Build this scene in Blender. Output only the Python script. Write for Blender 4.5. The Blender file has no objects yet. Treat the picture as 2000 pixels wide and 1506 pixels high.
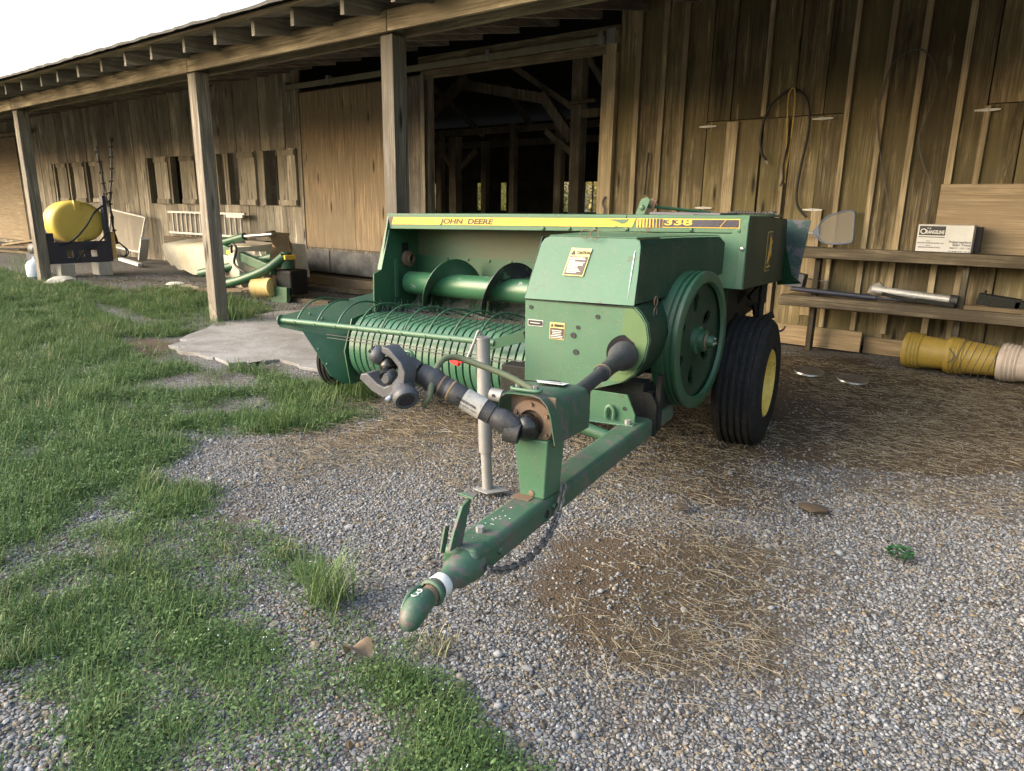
import bpy, bmesh, math, random
import numpy as np
from mathutils import Vector, Matrix
random.seed(7); rng = np.random.default_rng(11)
R = math.radians
scene = bpy.context.scene
col = scene.collection

# ------------------------------------------------------------------ camera, sky, sun, exposure
YAW, TILT, ROLL, CAMZ = R(38.238), R(14.263), R(0.8236), 1.32
cam = bpy.data.cameras.new('camera'); cam.sensor_width = 36; cam.lens = 24.743
cam.clip_start = 0.05; cam.clip_end = 2000
co = bpy.data.objects.new('camera', cam); col.objects.link(co)
F = Vector((-math.sin(YAW)*math.cos(TILT), math.cos(YAW)*math.cos(TILT), -math.sin(TILT)))
RR = F.cross(Vector((0, 0, 1))).normalized(); UU = RR.cross(F)
R2 = RR*math.cos(ROLL)+UU*math.sin(ROLL); U2 = UU*math.cos(ROLL)-RR*math.sin(ROLL)
M = Matrix((R2, U2, -F)).transposed().to_4x4(); M.translation = (0, 0, CAMZ)
co.matrix_world = M; scene.camera = co

SUN_AZ = Vector((-0.66, -0.75))      # horizontal direction towards the sun
SUN_EL = 27
w = bpy.data.worlds.new('World'); scene.world = w; w.use_nodes = True
nt = w.node_tree; bg = nt.nodes['Background']
sky = nt.nodes.new('ShaderNodeTexSky'); sky.sky_type = 'NISHITA'; sky.sun_disc = False
sky.sun_elevation = R(SUN_EL); sky.sun_rotation = math.atan2(SUN_AZ.x, SUN_AZ.y)
sky.air_density = 1.6; sky.dust_density = 4.0; sky.ozone_density = 1.0
nt.links.new(sky.outputs[0], bg.inputs[0]); bg.inputs[1].default_value = 0.15
sl = bpy.data.lights.new('sun', 'SUN'); sl.energy = 1.0; sl.angle = R(60); sl.color = (1.0, 0.985, 0.965)
so = bpy.data.objects.new('sun', sl); col.objects.link(so)
sd = Vector((SUN_AZ.x*math.cos(R(SUN_EL)), SUN_AZ.y*math.cos(R(SUN_EL)), math.sin(R(SUN_EL))))
so.rotation_euler = sd.to_track_quat('Z', 'Y').to_euler(); so.location = (-10, -10, 20)
vs = scene.view_settings; vs.view_transform = 'Standard'; vs.look = 'None'; vs.gamma = 1; vs.exposure = 1.95
scene.cycles.use_denoising = True
scene.cycles.max_bounces = 8; scene.cycles.diffuse_bounces = 4; scene.cycles.glossy_bounces = 3
scene.cycles.transparent_max_bounces = 8; scene.cycles.sample_clamp_indirect = 8

# ------------------------------------------------------------------ helpers
OFFS = {}                                   # name of a root empty -> its base point (in the frame its parts are written in)
def rootof(o):
    while o.parent: o = o.parent
    return o
def tag(o, label=None, cat=None, group=None, kind=None):
    if label: o['label'] = label
    if cat: o['category'] = cat
    if group: o['group'] = group
    if kind: o['kind'] = kind
    return o
def thing(name, loc, label, cat, group=None, frame=None):
    o = bpy.data.objects.new(name, None); col.objects.link(o); o.empty_display_size = .1
    OFFS[o.name] = Vector(loc)
    if frame is None: o.location = loc
    else:
        o.rotation_euler = (0, 0, frame); o.location = Matrix.Rotation(frame, 3, 'Z') @ Vector(loc)
    return tag(o, label, cat, group)
def frame_of(d):
    d = Vector(d).normalized()
    a = Vector((0, 0, 1)) if abs(d.z) < .9 else Vector((1, 0, 0))
    x = d.cross(a).normalized(); return x, d.cross(x).normalized(), d
class MB:
    def __init__(s): s.v = []; s.f = []; s.sm = []
    def add(s, vs_, fs, smooth=False):
        b = len(s.v); s.v += [tuple(v) for v in vs_]; s.f += [tuple(b+i for i in f) for f in fs]; s.sm += [smooth]*len(fs); return s
    def box(s, x0, x1, y0, y1, z0, z1, rot=None, jit=0):
        P = [Vector((x, y, z)) for z in (z0, z1) for y in (y0, y1) for x in (x0, x1)]
        if jit: P = [p+Vector((random.uniform(-jit, jit), random.uniform(-jit, jit), 0)) for p in P]
        if rot:
            c = Vector(((x0+x1)/2, (y0+y1)/2, (z0+z1)/2)); P = [c+rot @ (p-c) for p in P]
        return s.add(P, [(0, 2, 3, 1), (4, 5, 7, 6), (0, 1, 5, 4), (2, 6, 7, 3), (0, 4, 6, 2), (1, 3, 7, 5)])
    def bar(s, a, b, w_, h_, up=(0, 0, 1)):          # rectangular bar from a to b
        a = Vector(a); b = Vector(b); d = (b-a).normalized(); x = d.cross(Vector(up)).normalized(); y = x.cross(d)
        P = [p+x*i*w_/2+y*j*h_/2 for p in (a, b) for j in (-1, 1) for i in (-1, 1)]
        return s.add(P, [(0, 2, 3, 1), (4, 5, 7, 6), (0, 1, 5, 4), (2, 6, 7, 3), (0, 4, 6, 2), (1, 3, 7, 5)])
    def prism(s, poly, off):                          # planar polygon (3d) pushed by off
        n = len(poly); P = [Vector(p) for p in poly]; P += [p+Vector(off) for p in P]
        return s.add(P, [tuple(range(n))[::-1], tuple(range(n, 2*n))]+[(i, (i+1) % n, n+(i+1) % n, n+i) for i in range(n)])
    def tube(s, path, r, n=10, caps=True, closed=False):
        path = [Vector(p) for p in path]; m = len(path); rs = r if isinstance(r, (list, tuple)) else [r]*m
        V = []; px = None
        for i, p in enumerate(path):
            if closed: d = path[(i+1) % m]-path[i-1]
            else: d = path[min(i+1, m-1)]-path[max(i-1, 0)]
            d.normalize()
            if px is None: x, y, _ = frame_of(d)
            else:
                x = px-d*px.dot(d); x.normalize(); y = d.cross(x)
            px = x
            for k in range(n):
                a = 2*math.pi*k/n; V.append(p+(x*math.cos(a)+y*math.sin(a))*rs[i])
        Fc = []
        for i in range(m if closed else m-1):
            j = (i+1) % m
            for k in range(n): Fc.append((i*n+k, i*n+(k+1) % n, j*n+(k+1) % n, j*n+k))
        if caps and not closed: Fc += [tuple(range(n))[::-1], tuple(range((m-1)*n, m*n))]
        return s.add(V, Fc, True)
    def lathe(s, prof, o, d, n=32, closed=False):     # prof: (radius, distance along d)
        x, y, d = frame_of(d); o = Vector(o); V = []
        for r, h in prof:
            for k in range(n):
                a = 2*math.pi*k/n; V.append(o+d*h+(x*math.cos(a)+y*math.sin(a))*max(r, 1e-4))
        Fc = []; m = len(prof)
        for i in range(m if closed else m-1):
            j = (i+1) % m
            for k in range(n): Fc.append((i*n+k, i*n+(k+1) % n, j*n+(k+1) % n, j*n+k))
        return s.add(V, Fc, True)
    def sheet(s, rows, th):                           # grid of points thickened along its normals
        rows = [[Vector(p) for p in r] for r in rows]; m = len(rows); n = len(rows[0]); T = []; B = []
        for i in range(m):
            for j in range(n):
                a = rows[min(i+1, m-1)][j]-rows[max(i-1, 0)][j]; b = rows[i][min(j+1, n-1)]-rows[i][max(j-1, 0)]
                nn = a.cross(b); nn = nn.normalized() if nn.length > 1e-9 else Vector((0, 0, 1))
                T.append(rows[i][j]+nn*th/2); B.append(rows[i][j]-nn*th/2)
        N = m*n; Fc = []
        for i in range(m-1):
            for j in range(n-1):
                q = (i*n+j, i*n+j+1, (i+1)*n+j+1, (i+1)*n+j); Fc += [q[::-1], tuple(N+k for k in q)]
        ring = [(0, j) for j in range(n)]+[(i, n-1) for i in range(1, m)]+[(m-1, j) for j in range(n-2, -1, -1)]+[(i, 0) for i in range(m-2, 0, -1)]
        idx = [i*n+j for i, j in ring]
        for k in range(len(idx)):
            a, b = idx[k], idx[(k+1) % len(idx)]; Fc.append((a, b, N+b, N+a))
        return s.add(T+B, Fc, True)
    def ico(s, c, r, sub=1, jit=0, sc=(1, 1, 1)):
        bm = bmesh.new(); bmesh.ops.create_icosphere(bm, subdivisions=sub, radius=1)
        V = [Vector(c)+Vector((v.co.x*sc[0], v.co.y*sc[1], v.co.z*sc[2]))*r*(1+random.uniform(-jit, jit)) for v in bm.verts]
        Fc = [tuple(v.index for v in f.verts) for f in bm.faces]; bm.free()
        return s.add(V, Fc, True)
    def build(s, name, mat, parent=None, bevel=0, angle=40, seg=2):
        off = OFFS[rootof(parent).name] if parent is not None else Vector((0, 0, 0))
        me = bpy.data.meshes.new(name)
        me.from_pydata([(v[0]-off.x, v[1]-off.y, v[2]-off.z) for v in s.v], [], s.f)
        bm = bmesh.new(); bm.from_mesh(me); bmesh.ops.recalc_face_normals(bm, faces=bm.faces); bm.to_mesh(me); bm.free()
        me.polygons.foreach_set('use_smooth', [True]*len(me.polygons)); me.set_sharp_from_angle(angle=R(angle))
        if mat is not None: me.materials.append(mat)
        o = bpy.data.objects.new(name, me); col.objects.link(o)
        if parent is not None: o.parent = parent
        if bevel:
            b = o.modifiers.new('bevel', 'BEVEL'); b.width = bevel; b.segments = seg; b.limit_method = 'ANGLE'; b.angle_limit = R(40); b.harden_normals = True
        return o
def text(name, body, mat, parent, origin, xdir, updir, size, width=None, shear=0, ext=.0006, align='LEFT', bold=0):
    c = bpy.data.curves.new(name, 'FONT'); c.body = body; c.size = size; c.extrude = ext; c.shear = shear; c.align_x = align; c.offset = bold
    tmp = bpy.data.objects.new(name+'_tmp', c); col.objects.link(tmp)
    dg = bpy.context.evaluated_depsgraph_get(); dg.update()
    me = bpy.data.meshes.new_from_object(tmp.evaluated_get(dg)); bpy.data.objects.remove(tmp); bpy.data.curves.remove(c)
    xs = [v.co.x for v in me.vertices]
    if width and xs:
        k = width/(max(xs)-min(xs))
        for v in me.vertices: v.co.x *= k
    off = OFFS[rootof(parent).name]; X = Vector(xdir).normalized(); U = Vector(updir).normalized(); Z = X.cross(U).normalized(); o0 = Vector(origin)-off
    for v in me.vertices: v.co = o0+X*v.co.x+U*v.co.y+Z*v.co.z
    me.materials.clear(); me.materials.append(mat); me.name = name
    o = bpy.data.objects.new(name, me); col.objects.link(o); o.parent = parent; return o
def smooth_path(pts, n=8):                            # Catmull-Rom through the points
    P = [Vector(p) for p in pts]; P = [2*P[0]-P[1]]+P+[2*P[-1]-P[-2]]; out = []
    for i in range(1, len(P)-2):
        for k in range(n):
            t = k/n; a, b, c, d = P[i-1:i+3]
            out.append(.5*((2*b)+(c-a)*t+(2*a-5*b+4*c-d)*t*t+(3*b-a-3*c+d)*t**3))
    return out+[P[-2]]

# ------------------------------------------------------------------ materials
def nm(name):
    m = bpy.data.materials.new(name); m.use_nodes = True; t = m.node_tree; return m, t, t.nodes['Principled BSDF']
def N(t, typ, **k):
    n = t.nodes.new(typ)
    for a, b in k.items(): setattr(n, a, b)
    return n
def ramp(t, src, stops):
    r = N(t, 'ShaderNodeValToRGB'); e = r.color_ramp.elements
    while len(e) < len(stops): e.new(.5)
    for i, (p, c) in enumerate(stops):
        e[i].position = p; e[i].color = (*c, 1) if len(c) == 3 else c
    t.links.new(src, r.inputs[0]); return r.outputs[0]
def noise(t, vec, scale, detail=4, rough=.55, dist=0):
    n = N(t, 'ShaderNodeTexNoise'); n.inputs['Scale'].default_value = scale; n.inputs['Detail'].default_value = detail
    n.inputs['Roughness'].default_value = rough; n.inputs['Distortion'].default_value = dist
    if vec is not None: t.links.new(vec, n.inputs['Vector'])
    return n.outputs[0]
def mixc(t, fac, a, b, mode='MIX'):
    m = N(t, 'ShaderNodeMix', data_type='RGBA', blend_type=mode)
    for s_, v in ((m.inputs[0], fac), (m.inputs[6], a), (m.inputs[7], b)):
        if hasattr(v, 'is_linked'): t.links.new(v, s_)
        elif isinstance(v, (int, float)): s_.default_value = v
        else: s_.default_value = (*v, 1)
    return m.outputs[2]
def math_(t, op, a, b=None, clamp=False):
    m = N(t, 'ShaderNodeMath', operation=op); m.use_clamp = clamp
    for s_, v in zip(m.inputs, (a, b)):
        if v is None: continue
        if hasattr(v, 'is_linked'): t.links.new(v, s_)
        else: s_.default_value = v
    return m.outputs[0]
def bump(t, bsdf, h, strength=.3, dist=.01):
    b = N(t, 'ShaderNodeBump'); b.inputs['Strength'].default_value = strength; b.inputs['Distance'].default_value = dist
    t.links.new(h, b.inputs['Height']); t.links.new(b.outputs[0], bsdf.inputs['Normal'])
def objvec(t, scale=(1, 1, 1), rnd=True):
    tc = N(t, 'ShaderNodeTexCoord'); mp = N(t, 'ShaderNodeMapping'); mp.inputs['Scale'].default_value = scale
    if rnd:
        oi = N(t, 'ShaderNodeObjectInfo'); k = math_(t, 'MULTIPLY', oi.outputs['Random'], 37.0)
        cb = N(t, 'ShaderNodeCombineXYZ')
        for i in range(3): t.links.new(k, cb.inputs[i])
        va = N(t, 'ShaderNodeVectorMath', operation='ADD'); t.links.new(tc.outputs['Object'], va.inputs[0]); t.links.new(cb.outputs[0], va.inputs[1]); t.links.new(va.outputs[0], mp.inputs[0])
        return mp.outputs[0], oi.outputs['Random']
    t.links.new(tc.outputs['Object'], mp.inputs[0]); return mp.outputs[0], None
def wood(name, dark, mid, light, axis='Z', rough=.85, knots=True, stain=None, var=.35, tint=None):
    m, t, b = nm(name)
    ax = {'X': (1.2, 22, 22), 'Y': (22, 1.2, 22), 'Z': (22, 22, 1.2)}[axis]
    v, rnd = objvec(t, ax); g = noise(t, v, 1.0, 6, .65, .6)
    ax2 = tuple(a*4.5 if a > 5 else a*2 for a in ax); v2, _ = objvec(t, ax2); g2 = noise(t, v2, 1.0, 3, .6)
    v3, _ = objvec(t, (1, 1, 1)); big = noise(t, v3, 1.7, 4, .6)
    c = ramp(t, g, [(.3, dark), (.5, mid), (.72, light)])
    c = mixc(t, math_(t, 'MULTIPLY', ramp(t, g2, [(.44, (1, 1, 1)), (.52, (0, 0, 0))]), .6), c, dark)
    c = mixc(t, ramp(t, big, [(.40, (0, 0, 0)), (.62, (.8, .8, .8))]), c, stain or tuple(x*.42 for x in mid))
    if tint:
        vt, _ = objvec(t, (1.4, 1.4, .5)); c = mixc(t, ramp(t, noise(t, vt, 1.3, 4, .6), [(.42, (0, 0, 0)), (.6, (.75, .75, .75))]), c, tint)
        vs_, _ = objvec(t, (9, 9, .8)); c = mixc(t, ramp(t, noise(t, vs_, 1.2, 5, .7), [(.60, (0, 0, 0)), (.70, (.55, .55, .55))]), c, tuple(min(1, x*1.5) for x in light))
        c = mixc(t, ramp(t, noise(t, vs_, .7, 5, .6), [(.30, (.8, .8, .8)), (.42, (0, 0, 0))]), c, tuple(x*.5 for x in dark))
    if knots:
        vk, _ = objvec(t, {'X': (1, 5, 5), 'Y': (5, 1, 5), 'Z': (5, 5, 1.0)}[axis])
        vo = N(t, 'ShaderNodeTexVoronoi'); vo.inputs['Scale'].default_value = 1.3; t.links.new(vk, vo.inputs['Vector'])
        c = mixc(t, ramp(t, vo.outputs['Distance'], [(.07, (1, 1, 1)), (.17, (0, 0, 0))]), c, tuple(x*.4 for x in dark))
    mr = N(t, 'ShaderNodeMapRange'); mr.inputs[3].default_value = 1-var; mr.inputs[4].default_value = 1+var; t.links.new(rnd, mr.inputs[0])
    hs = N(t, 'ShaderNodeHueSaturation'); t.links.new(c, hs.inputs['Color']); t.links.new(mr.outputs[0], hs.inputs['Value'])
    t.links.new(hs.outputs[0], b.inputs['Base Color']); b.inputs['Roughness'].default_value = rough; b.inputs['Specular IOR Level'].default_value = .25
    bump(t, b, math_(t, 'ADD', g, math_(t, 'MULTIPLY', g2, .7)), .55, .006); return m
def paint(name, colr, rough=.45, faded=None, chip=None, chips=.0, dirt=(.09, .07, .05), dirtamt=.25, metal=0, sc=1, coat=0, spec=.5):
    m, t, b = nm(name); v, rnd = objvec(t)
    big = noise(t, v, 2.3*sc, 5, .6); fine = noise(t, v, 38*sc, 4, .7); streak, _ = objvec(t, (14*sc, 14*sc, 1.6*sc)); st = noise(t, streak, 1, 4, .6)
    c = mixc(t, ramp(t, big, [(.38, (0, 0, 0)), (.65, (1, 1, 1))]), colr, faded or tuple(x*1.25 for x in colr))
    d = math_(t, 'MULTIPLY', ramp(t, math_(t, 'ADD', math_(t, 'MULTIPLY', st, .6), math_(t, 'MULTIPLY', fine, .4)), [(.5, (0, 0, 0)), (.7, (1, 1, 1))]), dirtamt)
    c = mixc(t, d, c, dirt)
    if chips:
        n2 = noise(t, v, 9*sc, 8, .72, .3); c = mixc(t, ramp(t, n2, [(.66-chips, (0, 0, 0)), (.68-chips, (1, 1, 1))]), c, chip or (.12, .06, .035))
    spk = noise(t, v, 150, 2, .5); c = mixc(t, ramp(t, spk, [(.65, (0, 0, 0)), (.71, (.22, .22, .22))]), c, (.30, .27, .21))
    sc2 = noise(t, v, 5.5*sc, 9, .75, 1.2); c = mixc(t, ramp(t, sc2, [(.46, (0, 0, 0)), (.50, (.35*dirtamt, .35*dirtamt, .35*dirtamt)), (.54, (0, 0, 0))]), c, dirt)
    t.links.new(c, b.inputs['Base Color']); b.inputs['Metallic'].default_value = metal
    rr = N(t, 'ShaderNodeMapRange'); rr.inputs[3].default_value = rough-.1; rr.inputs[4].default_value = rough+.2; t.links.new(big, rr.inputs[0]); t.links.new(rr.outputs[0], b.inputs['Roughness'])
    b.inputs['Coat Weight'].default_value = coat; b.inputs['Specular IOR Level'].default_value = spec
    bump(t, b, math_(t, 'ADD', math_(t, 'MULTIPLY', fine, .5), math_(t, 'MULTIPLY', big, 2)), .08, .01); return m

W_wall = wood('barn_board_wood', (.058, .046, .028), (.215, .172, .104), (.38, .31, .20), 'Z', stain=(.085, .066, .038), var=.42, tint=(.125, .105, .048))
W_grey = wood('weathered_board_wood', (.13, .116, .095), (.39, .345, .278), (.60, .545, .45), 'Z', stain=(.17, .145, .11), var=.3, tint=(.22, .19, .15))
W_bat = wood('batten_wood', (.14, .108, .066), (.38, .31, .20), (.52, .44, .30), 'Z', stain=(.24, .19, .12), knots=False)
W_post = wood('post_wood', (.07, .062, .05), (.215, .187, .15), (.38, .34, .28), 'Z', stain=(.13, .112, .09))
W_beam = wood('beam_wood', (.08, .064, .043), (.30, .24, .16), (.48, .40, .275), 'X', stain=(.15, .118, .078), knots=False)
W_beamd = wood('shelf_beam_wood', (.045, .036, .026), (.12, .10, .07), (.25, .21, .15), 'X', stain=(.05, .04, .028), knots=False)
W_raf = wood('rafter_wood', (.10, .09, .075), (.24, .215, .18), (.40, .36, .30), 'Y', stain=(.12, .105, .09), knots=False)
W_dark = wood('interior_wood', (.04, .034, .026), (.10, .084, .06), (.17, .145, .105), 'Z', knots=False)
W_ply = wood('plywood', (.14, .10, .065), (.33, .245, .16), (.48, .375, .25), 'Z', stain=(.24, .19, .13), var=.12)
W_plyd = wood('weathered_plywood', (.05, .043, .036), (.19, .165, .135), (.40, .36, .31), 'Z', stain=(.10, .09, .08), var=.1)
W_plyl = wood('pale_plywood', (.20, .15, .095), (.33, .255, .17), (.43, .34, .235), 'X', stain=(.25, .19, .125), var=.05, knots=False)
W_board = wood('loose_board_wood', (.10, .075, .045), (.24, .18, .11), (.36, .28, .18), 'X', stain=(.16, .12, .075), knots=False)
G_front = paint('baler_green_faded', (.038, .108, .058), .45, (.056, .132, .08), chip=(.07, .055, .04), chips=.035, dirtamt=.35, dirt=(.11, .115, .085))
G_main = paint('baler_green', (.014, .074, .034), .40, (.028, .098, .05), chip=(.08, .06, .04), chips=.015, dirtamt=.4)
G_worn = paint('baler_green_worn', (.02, .072, .038), .5, (.042, .095, .06), chip=(.085, .075, .072), chips=.12, dirtamt=.6, dirt=(.10, .09, .075), sc=1.6)
G_lime = paint('pale_lime_paint', (.062, .115, .042), .5, dirtamt=.4)
G_side = paint('shade_painted_green', (.006, .024, .013), .45, (.008, .031, .016), dirtamt=.25, spec=.3)  # baler green darkened: shade of the side faces put into the colour
G_wheel = paint('flywheel_green', (.011, .058, .028), .45, (.02, .08, .04), dirtamt=.45)
K_frame = paint('oily_black_frame', (.009, .010, .009), .65, dirtamt=.25, dirt=(.035, .028, .02), spec=.25)
K_rubber = paint('tyre_rubber', (.008, .0085, .010), .75, (.011, .012, .014), dirtamt=.3, dirt=(.06, .05, .04), sc=2, spec=.15)
K_plastic = paint('black_plastic', (.022, .023, .028), .5, dirtamt=.35, dirt=(.12, .10, .075), sc=2)
K_gloss = paint('black_grease', (.008, .008, .009), .25, dirtamt=.1)
S_iron = paint('grey_cast_iron', (.058, .061, .072), .5, (.085, .089, .10), dirtamt=.55, dirt=(.05, .04, .03), metal=.35, sc=2)
S_galv = paint('galvanised_steel', (.20, .20, .205), .55, (.28, .28, .28), dirtamt=.5, dirt=(.22, .18, .14), metal=.45, sc=2)
S_bright = paint('worn_bright_steel', (.36, .36, .37), .3, dirtamt=.3, metal=.9, sc=2)
S_rust = paint('rusty_steel', (.13, .075, .045), .75, (.17, .12, .085), dirtamt=.5, metal=.1, sc=2)
S_chain = paint('chain_steel', (.10, .095, .095), .5, (.16, .15, .145), dirtamt=.4, dirt=(.09, .06, .04), metal=.5, sc=4)
Y_rim = paint('yellow_rim', (.56, .40, .07), .5, (.62, .46, .11), chip=(.12, .07, .04), chips=.02, dirtamt=.5, dirt=(.17, .12, .05), sc=1.5)
Y_dec = paint('yellow_decal', (.58, .345, .03), .45, (.61, .38, .05), dirtamt=.10, sc=4)
Y_tank = paint('yellow_tank', (.62, .46, .09), .5, (.66, .51, .13), dirtamt=.06)
Y_buck = paint('yellow_bucket', (.31, .21, .03), .5, (.35, .25, .055), dirtamt=.5, dirt=(.15, .11, .05), sc=2)
Y_shield = paint('faded_yellow_guard', (.52, .37, .15), .55, dirtamt=.4, sc=3)
WH_buck = paint('dirty_white_bucket', (.38, .32, .27), .55, dirtamt=.6, dirt=(.25, .19, .14), sc=2)
WH = paint('white_paint', (.52, .52, .50), .6, dirtamt=.35, dirt=(.3, .27, .22), sc=4)
WH_clean = paint('white_print', (.50, .50, .48), .5, dirtamt=.05)
WH_card = paint('white_carton', (.50, .50, .50), .75, dirtamt=.3, dirt=(.42, .38, .32))
ALU = paint('aluminium', (.42, .42, .42), .5, dirtamt=.4, metal=.55, sc=2)
K_print = paint('black_print', (.014, .013, .018), .5, dirtamt=.05)
K_decal = paint('dark_decal', (.022, .02, .034), .4, dirtamt=.1, sc=4)
BR_dec = paint('brown_decal', (.055, .038, .03), .5, dirtamt=.1, sc=4)
CR_dec = paint('cream_decal', (.50, .40, .14), .5, dirtamt=.1, sc=6)
TAN = paint('stained_canvas', (.46, .41, .31), .9, (.54, .505, .42), dirt=(.36, .24, .10), dirtamt=.6, sc=1.5)
TAN2 = paint('brown_canvas', (.20, .13, .07), .9, (.26, .18, .10), dirt=(.18, .11, .05), dirtamt=.5, sc=2)
BLUEBLK = paint('blue_black_steel', (.016, .022, .045), .5, (.022, .028, .055), dirtamt=.15)
BLUE = paint('faded_blue_plastic', (.10, .13, .19), .6, dirtamt=.3)
RED = paint('red_plastic', (.62, .02, .02), .4, dirtamt=.1)
TEAL = paint('peeling_teal_paint', (.006, .036, .040), .5, (.007, .042, .045), chip=(.075, .072, .09), chips=.15, dirtamt=.2, sc=.8)
CONC = paint('pale_block_concrete', (.36, .34, .30), .9, (.42, .40, .35), dirtamt=.4, dirt=(.2, .16, .11), sc=3)
HOSE = paint('black_hose', (.013, .013, .015), .5, dirtamt=.2)
YROPE = paint('yellow_cord', (.42, .30, .08), .8, dirtamt=.3)
WIRE = paint('grey_wire', (.07, .07, .075), .6, dirtamt=.2)
SHINGLE = paint('dark_shingle', (.045, .043, .04), .9, (.075, .07, .065), dirtamt=.5, sc=6)
def mesh_screen():
    m, t, b = nm('grey_screen_mesh'); b.inputs['Base Color'].default_value = (.30, .27, .23, 1); b.inputs['Roughness'].default_value = .8; b.inputs['Alpha'].default_value = .55; return m
SCREEN = mesh_screen()
# ================================================================== the barn with its open lean-to
barn = thing('barn', (-6.0, 7.38, 0), 'long weathered timber barn with open lean-to, posts and sliding door', 'barn')
def bd(name, x0, x1, y0, y1, z0, z1, m, parent=None, bevel=.003, rot=None, jit=.002):
    return MB().box(x0, x1, y0, y1, z0, z1, rot, jit).build(name, m, parent or barn, bevel=bevel, seg=1)
YW = 7.38
def gz(x, y):                                           # ground height: rises slightly towards the far end
    s = min(max((-7.0-x)/5.5, 0), 1); return .10*s*s*(3-2*s)
# --- right wall: vertical boards with battens, hatch seams at z 2.2
edges = [-4.36, -4.10, -3.80, -3.555, -3.262, -3.02, -2.675, -2.385, -2.112, -1.893, -1.597, -1.33, -1.0, -.795, -.53, -.23, .06, .33, .62, .92, 1.2, 1.5, 1.8, 2.1, 2.4]
for i in range(len(edges)-1):
    a, b = edges[i], edges[i+1]; g = random.choice([.004, .008, .014, .018]); dy = random.uniform(-.006, .006)
    split = (-3.27 < a < -2.1) or (-.81 < a)
    spans = [(.10, 2.203), (2.209, 3.5)] if split else [(.10, 3.5)]
    for z0, z1 in spans:
        yy = dy+random.uniform(-.004, .004)
        rot = Matrix.Rotation(R(random.uniform(-.12, .12)), 3, 'Y')
        bd('board', a+g/2, b-g/2, YW+yy, YW+.028+yy, z0, z1, W_wall, rot=rot)
for x, wd, z0, z1 in ((-4.10, .062, .2, 3.48), (-3.797, .062, .2, 3.48), (-3.556, .062, .2, 3.48), (-2.675, .05, 2.22, 3.48), (-1.893, .045, .2, 3.48), (-1.597, .05, .2, 3.48), (-1.33, .05, .2, 3.48), (-.998, .05, .2, 3.48), (-.793, .045, .2, 2.19),
                      (-2.43, .04, .3, 2.19), (-.23, .05, .2, 3.48), (.33, .05, .2, 3.48), (.92, .05, .2, 3.48), (1.5, .05, .2, 3.48), (-2.98, .12, .3, 2.19), (-2.06, .10, .3, 1.33)):
    bd('batten', x-wd/2, x+wd/2, YW-.034, YW-.009, z0, z1, W_bat, rot=Matrix.Rotation(R(random.uniform(-.2, .2)), 3, 'Y'))
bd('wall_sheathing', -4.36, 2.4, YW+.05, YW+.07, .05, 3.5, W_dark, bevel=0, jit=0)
bd('wall_girt', -4.36, 2.4, YW+.075, YW+.12, 1.2, 1.35, W_dark, bevel=0)
bd('sill_board', -1.48, 2.4, YW-.045, YW-.010, .0, .155, W_board)
# hatch hinges
for x, z in ((-3.24, 2.155), (-2.10, 2.165), (-.79, 2.155), (-3.22, 1.335), (-2.10, 1.33)):
    h = MB()
    for s in (-1, 1):
        h.prism([(x, YW-.041, z-.013), (x+s*.09, YW-.041, z-.006), (x+s*.095, YW-.041, z), (x+s*.09, YW-.041, z+.006), (x, YW-.041, z+.013)], (0, .004, 0))
    h.tube([(x, YW-.042, z-.016), (x, YW-.042, z+.016)], .005, 8)
    h.build('hinge', WH, barn)
# --- door frame, track and lintel
bd('door_jamb', -4.50, -4.365, YW-.06, YW+.10, .05, 3.22, W_bat)
bd('door_jamb', -4.56, -4.505, YW-.03, YW+.14, .05, 3.05, W_bat)
bd('door_jamb', -7.46, -7.36, YW-.0, YW+.12, .05, 3.05, W_post)
bd('lintel', -7.45, -4.36, YW-.05, YW+.0, 2.99, 3.09, W_beam)
bd('lintel', -7.50, -4.36, YW-.045, YW+.01, 3.175, 3.275, W_beam)
tr = MB().box(-10.52, -4.50, YW-.11, YW-.055, 3.095, 3.17); tr.build('door_track', paint('dull_track_metal', (.20, .19, .135), .5, dirtamt=.5, metal=.3), barn, bevel=.004)
for x in (-10.5, -9.4, -8.0, -6.2, -4.55): MB().box(x-.03, x+.03, YW-.116, YW-.03, 3.085, 3.215).build('track_bracket', S_galv, barn, bevel=.003)
MB().box(-4.49, -4.37, YW-.085, YW-.062, 3.08, 3.24).build('track_plate', S_galv, barn, bevel=.004)
MB().tube(smooth_path([(-4.42, YW-.075, 1.45), (-4.44, YW-.09, 1.37), (-4.41, YW-.085, 1.30), (-4.43, YW-.09, 1.18), (-4.425, YW-.08, 1.08)]), .012, 6).build('door_hasp', S_chain, barn)
# --- sliding door: plywood panels
dr = bd('sliding_door', -10.24, -7.38, YW-.05, YW-.042, .22, 3.05, W_dark, bevel=0, jit=0)
for x0, x1, z0, z1, m in ((-10.22, -8.93, .62, 3.03, W_ply), (-8.925, -7.98, .62, 3.03, W_ply), (-7.975, -7.40, .62, 3.03, W_plyd), (-10.22, -7.40, .22, .615, W_plyd)):
    bd('panel', x0, x1, YW-.066, YW-.052, z0, z1, m, dr)
for x in (-10.235, -7.40): bd('stile', x-.04, x+.04, YW-.082, YW-.067, .22, 3.05, W_post, dr)
for z, x0, x1 in ((.40, -10.2, -9.6), (.40, -9.55, -8.3)): bd('bottom_panel', x0, x1, YW-.080, YW-.068, .24, .58, paint('grey_worn_panel', (.10, .10, .105), .85, (.22, .22, .22), dirtamt=.5, sc=2), dr)
bd('door_sill', -10.6, -7.3, YW-.2, YW+.15, -.05, .17, paint('stained_concrete', (.28, .20, .12), .9, (.33, .26, .18), dirtamt=.4), bevel=.01)
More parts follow.
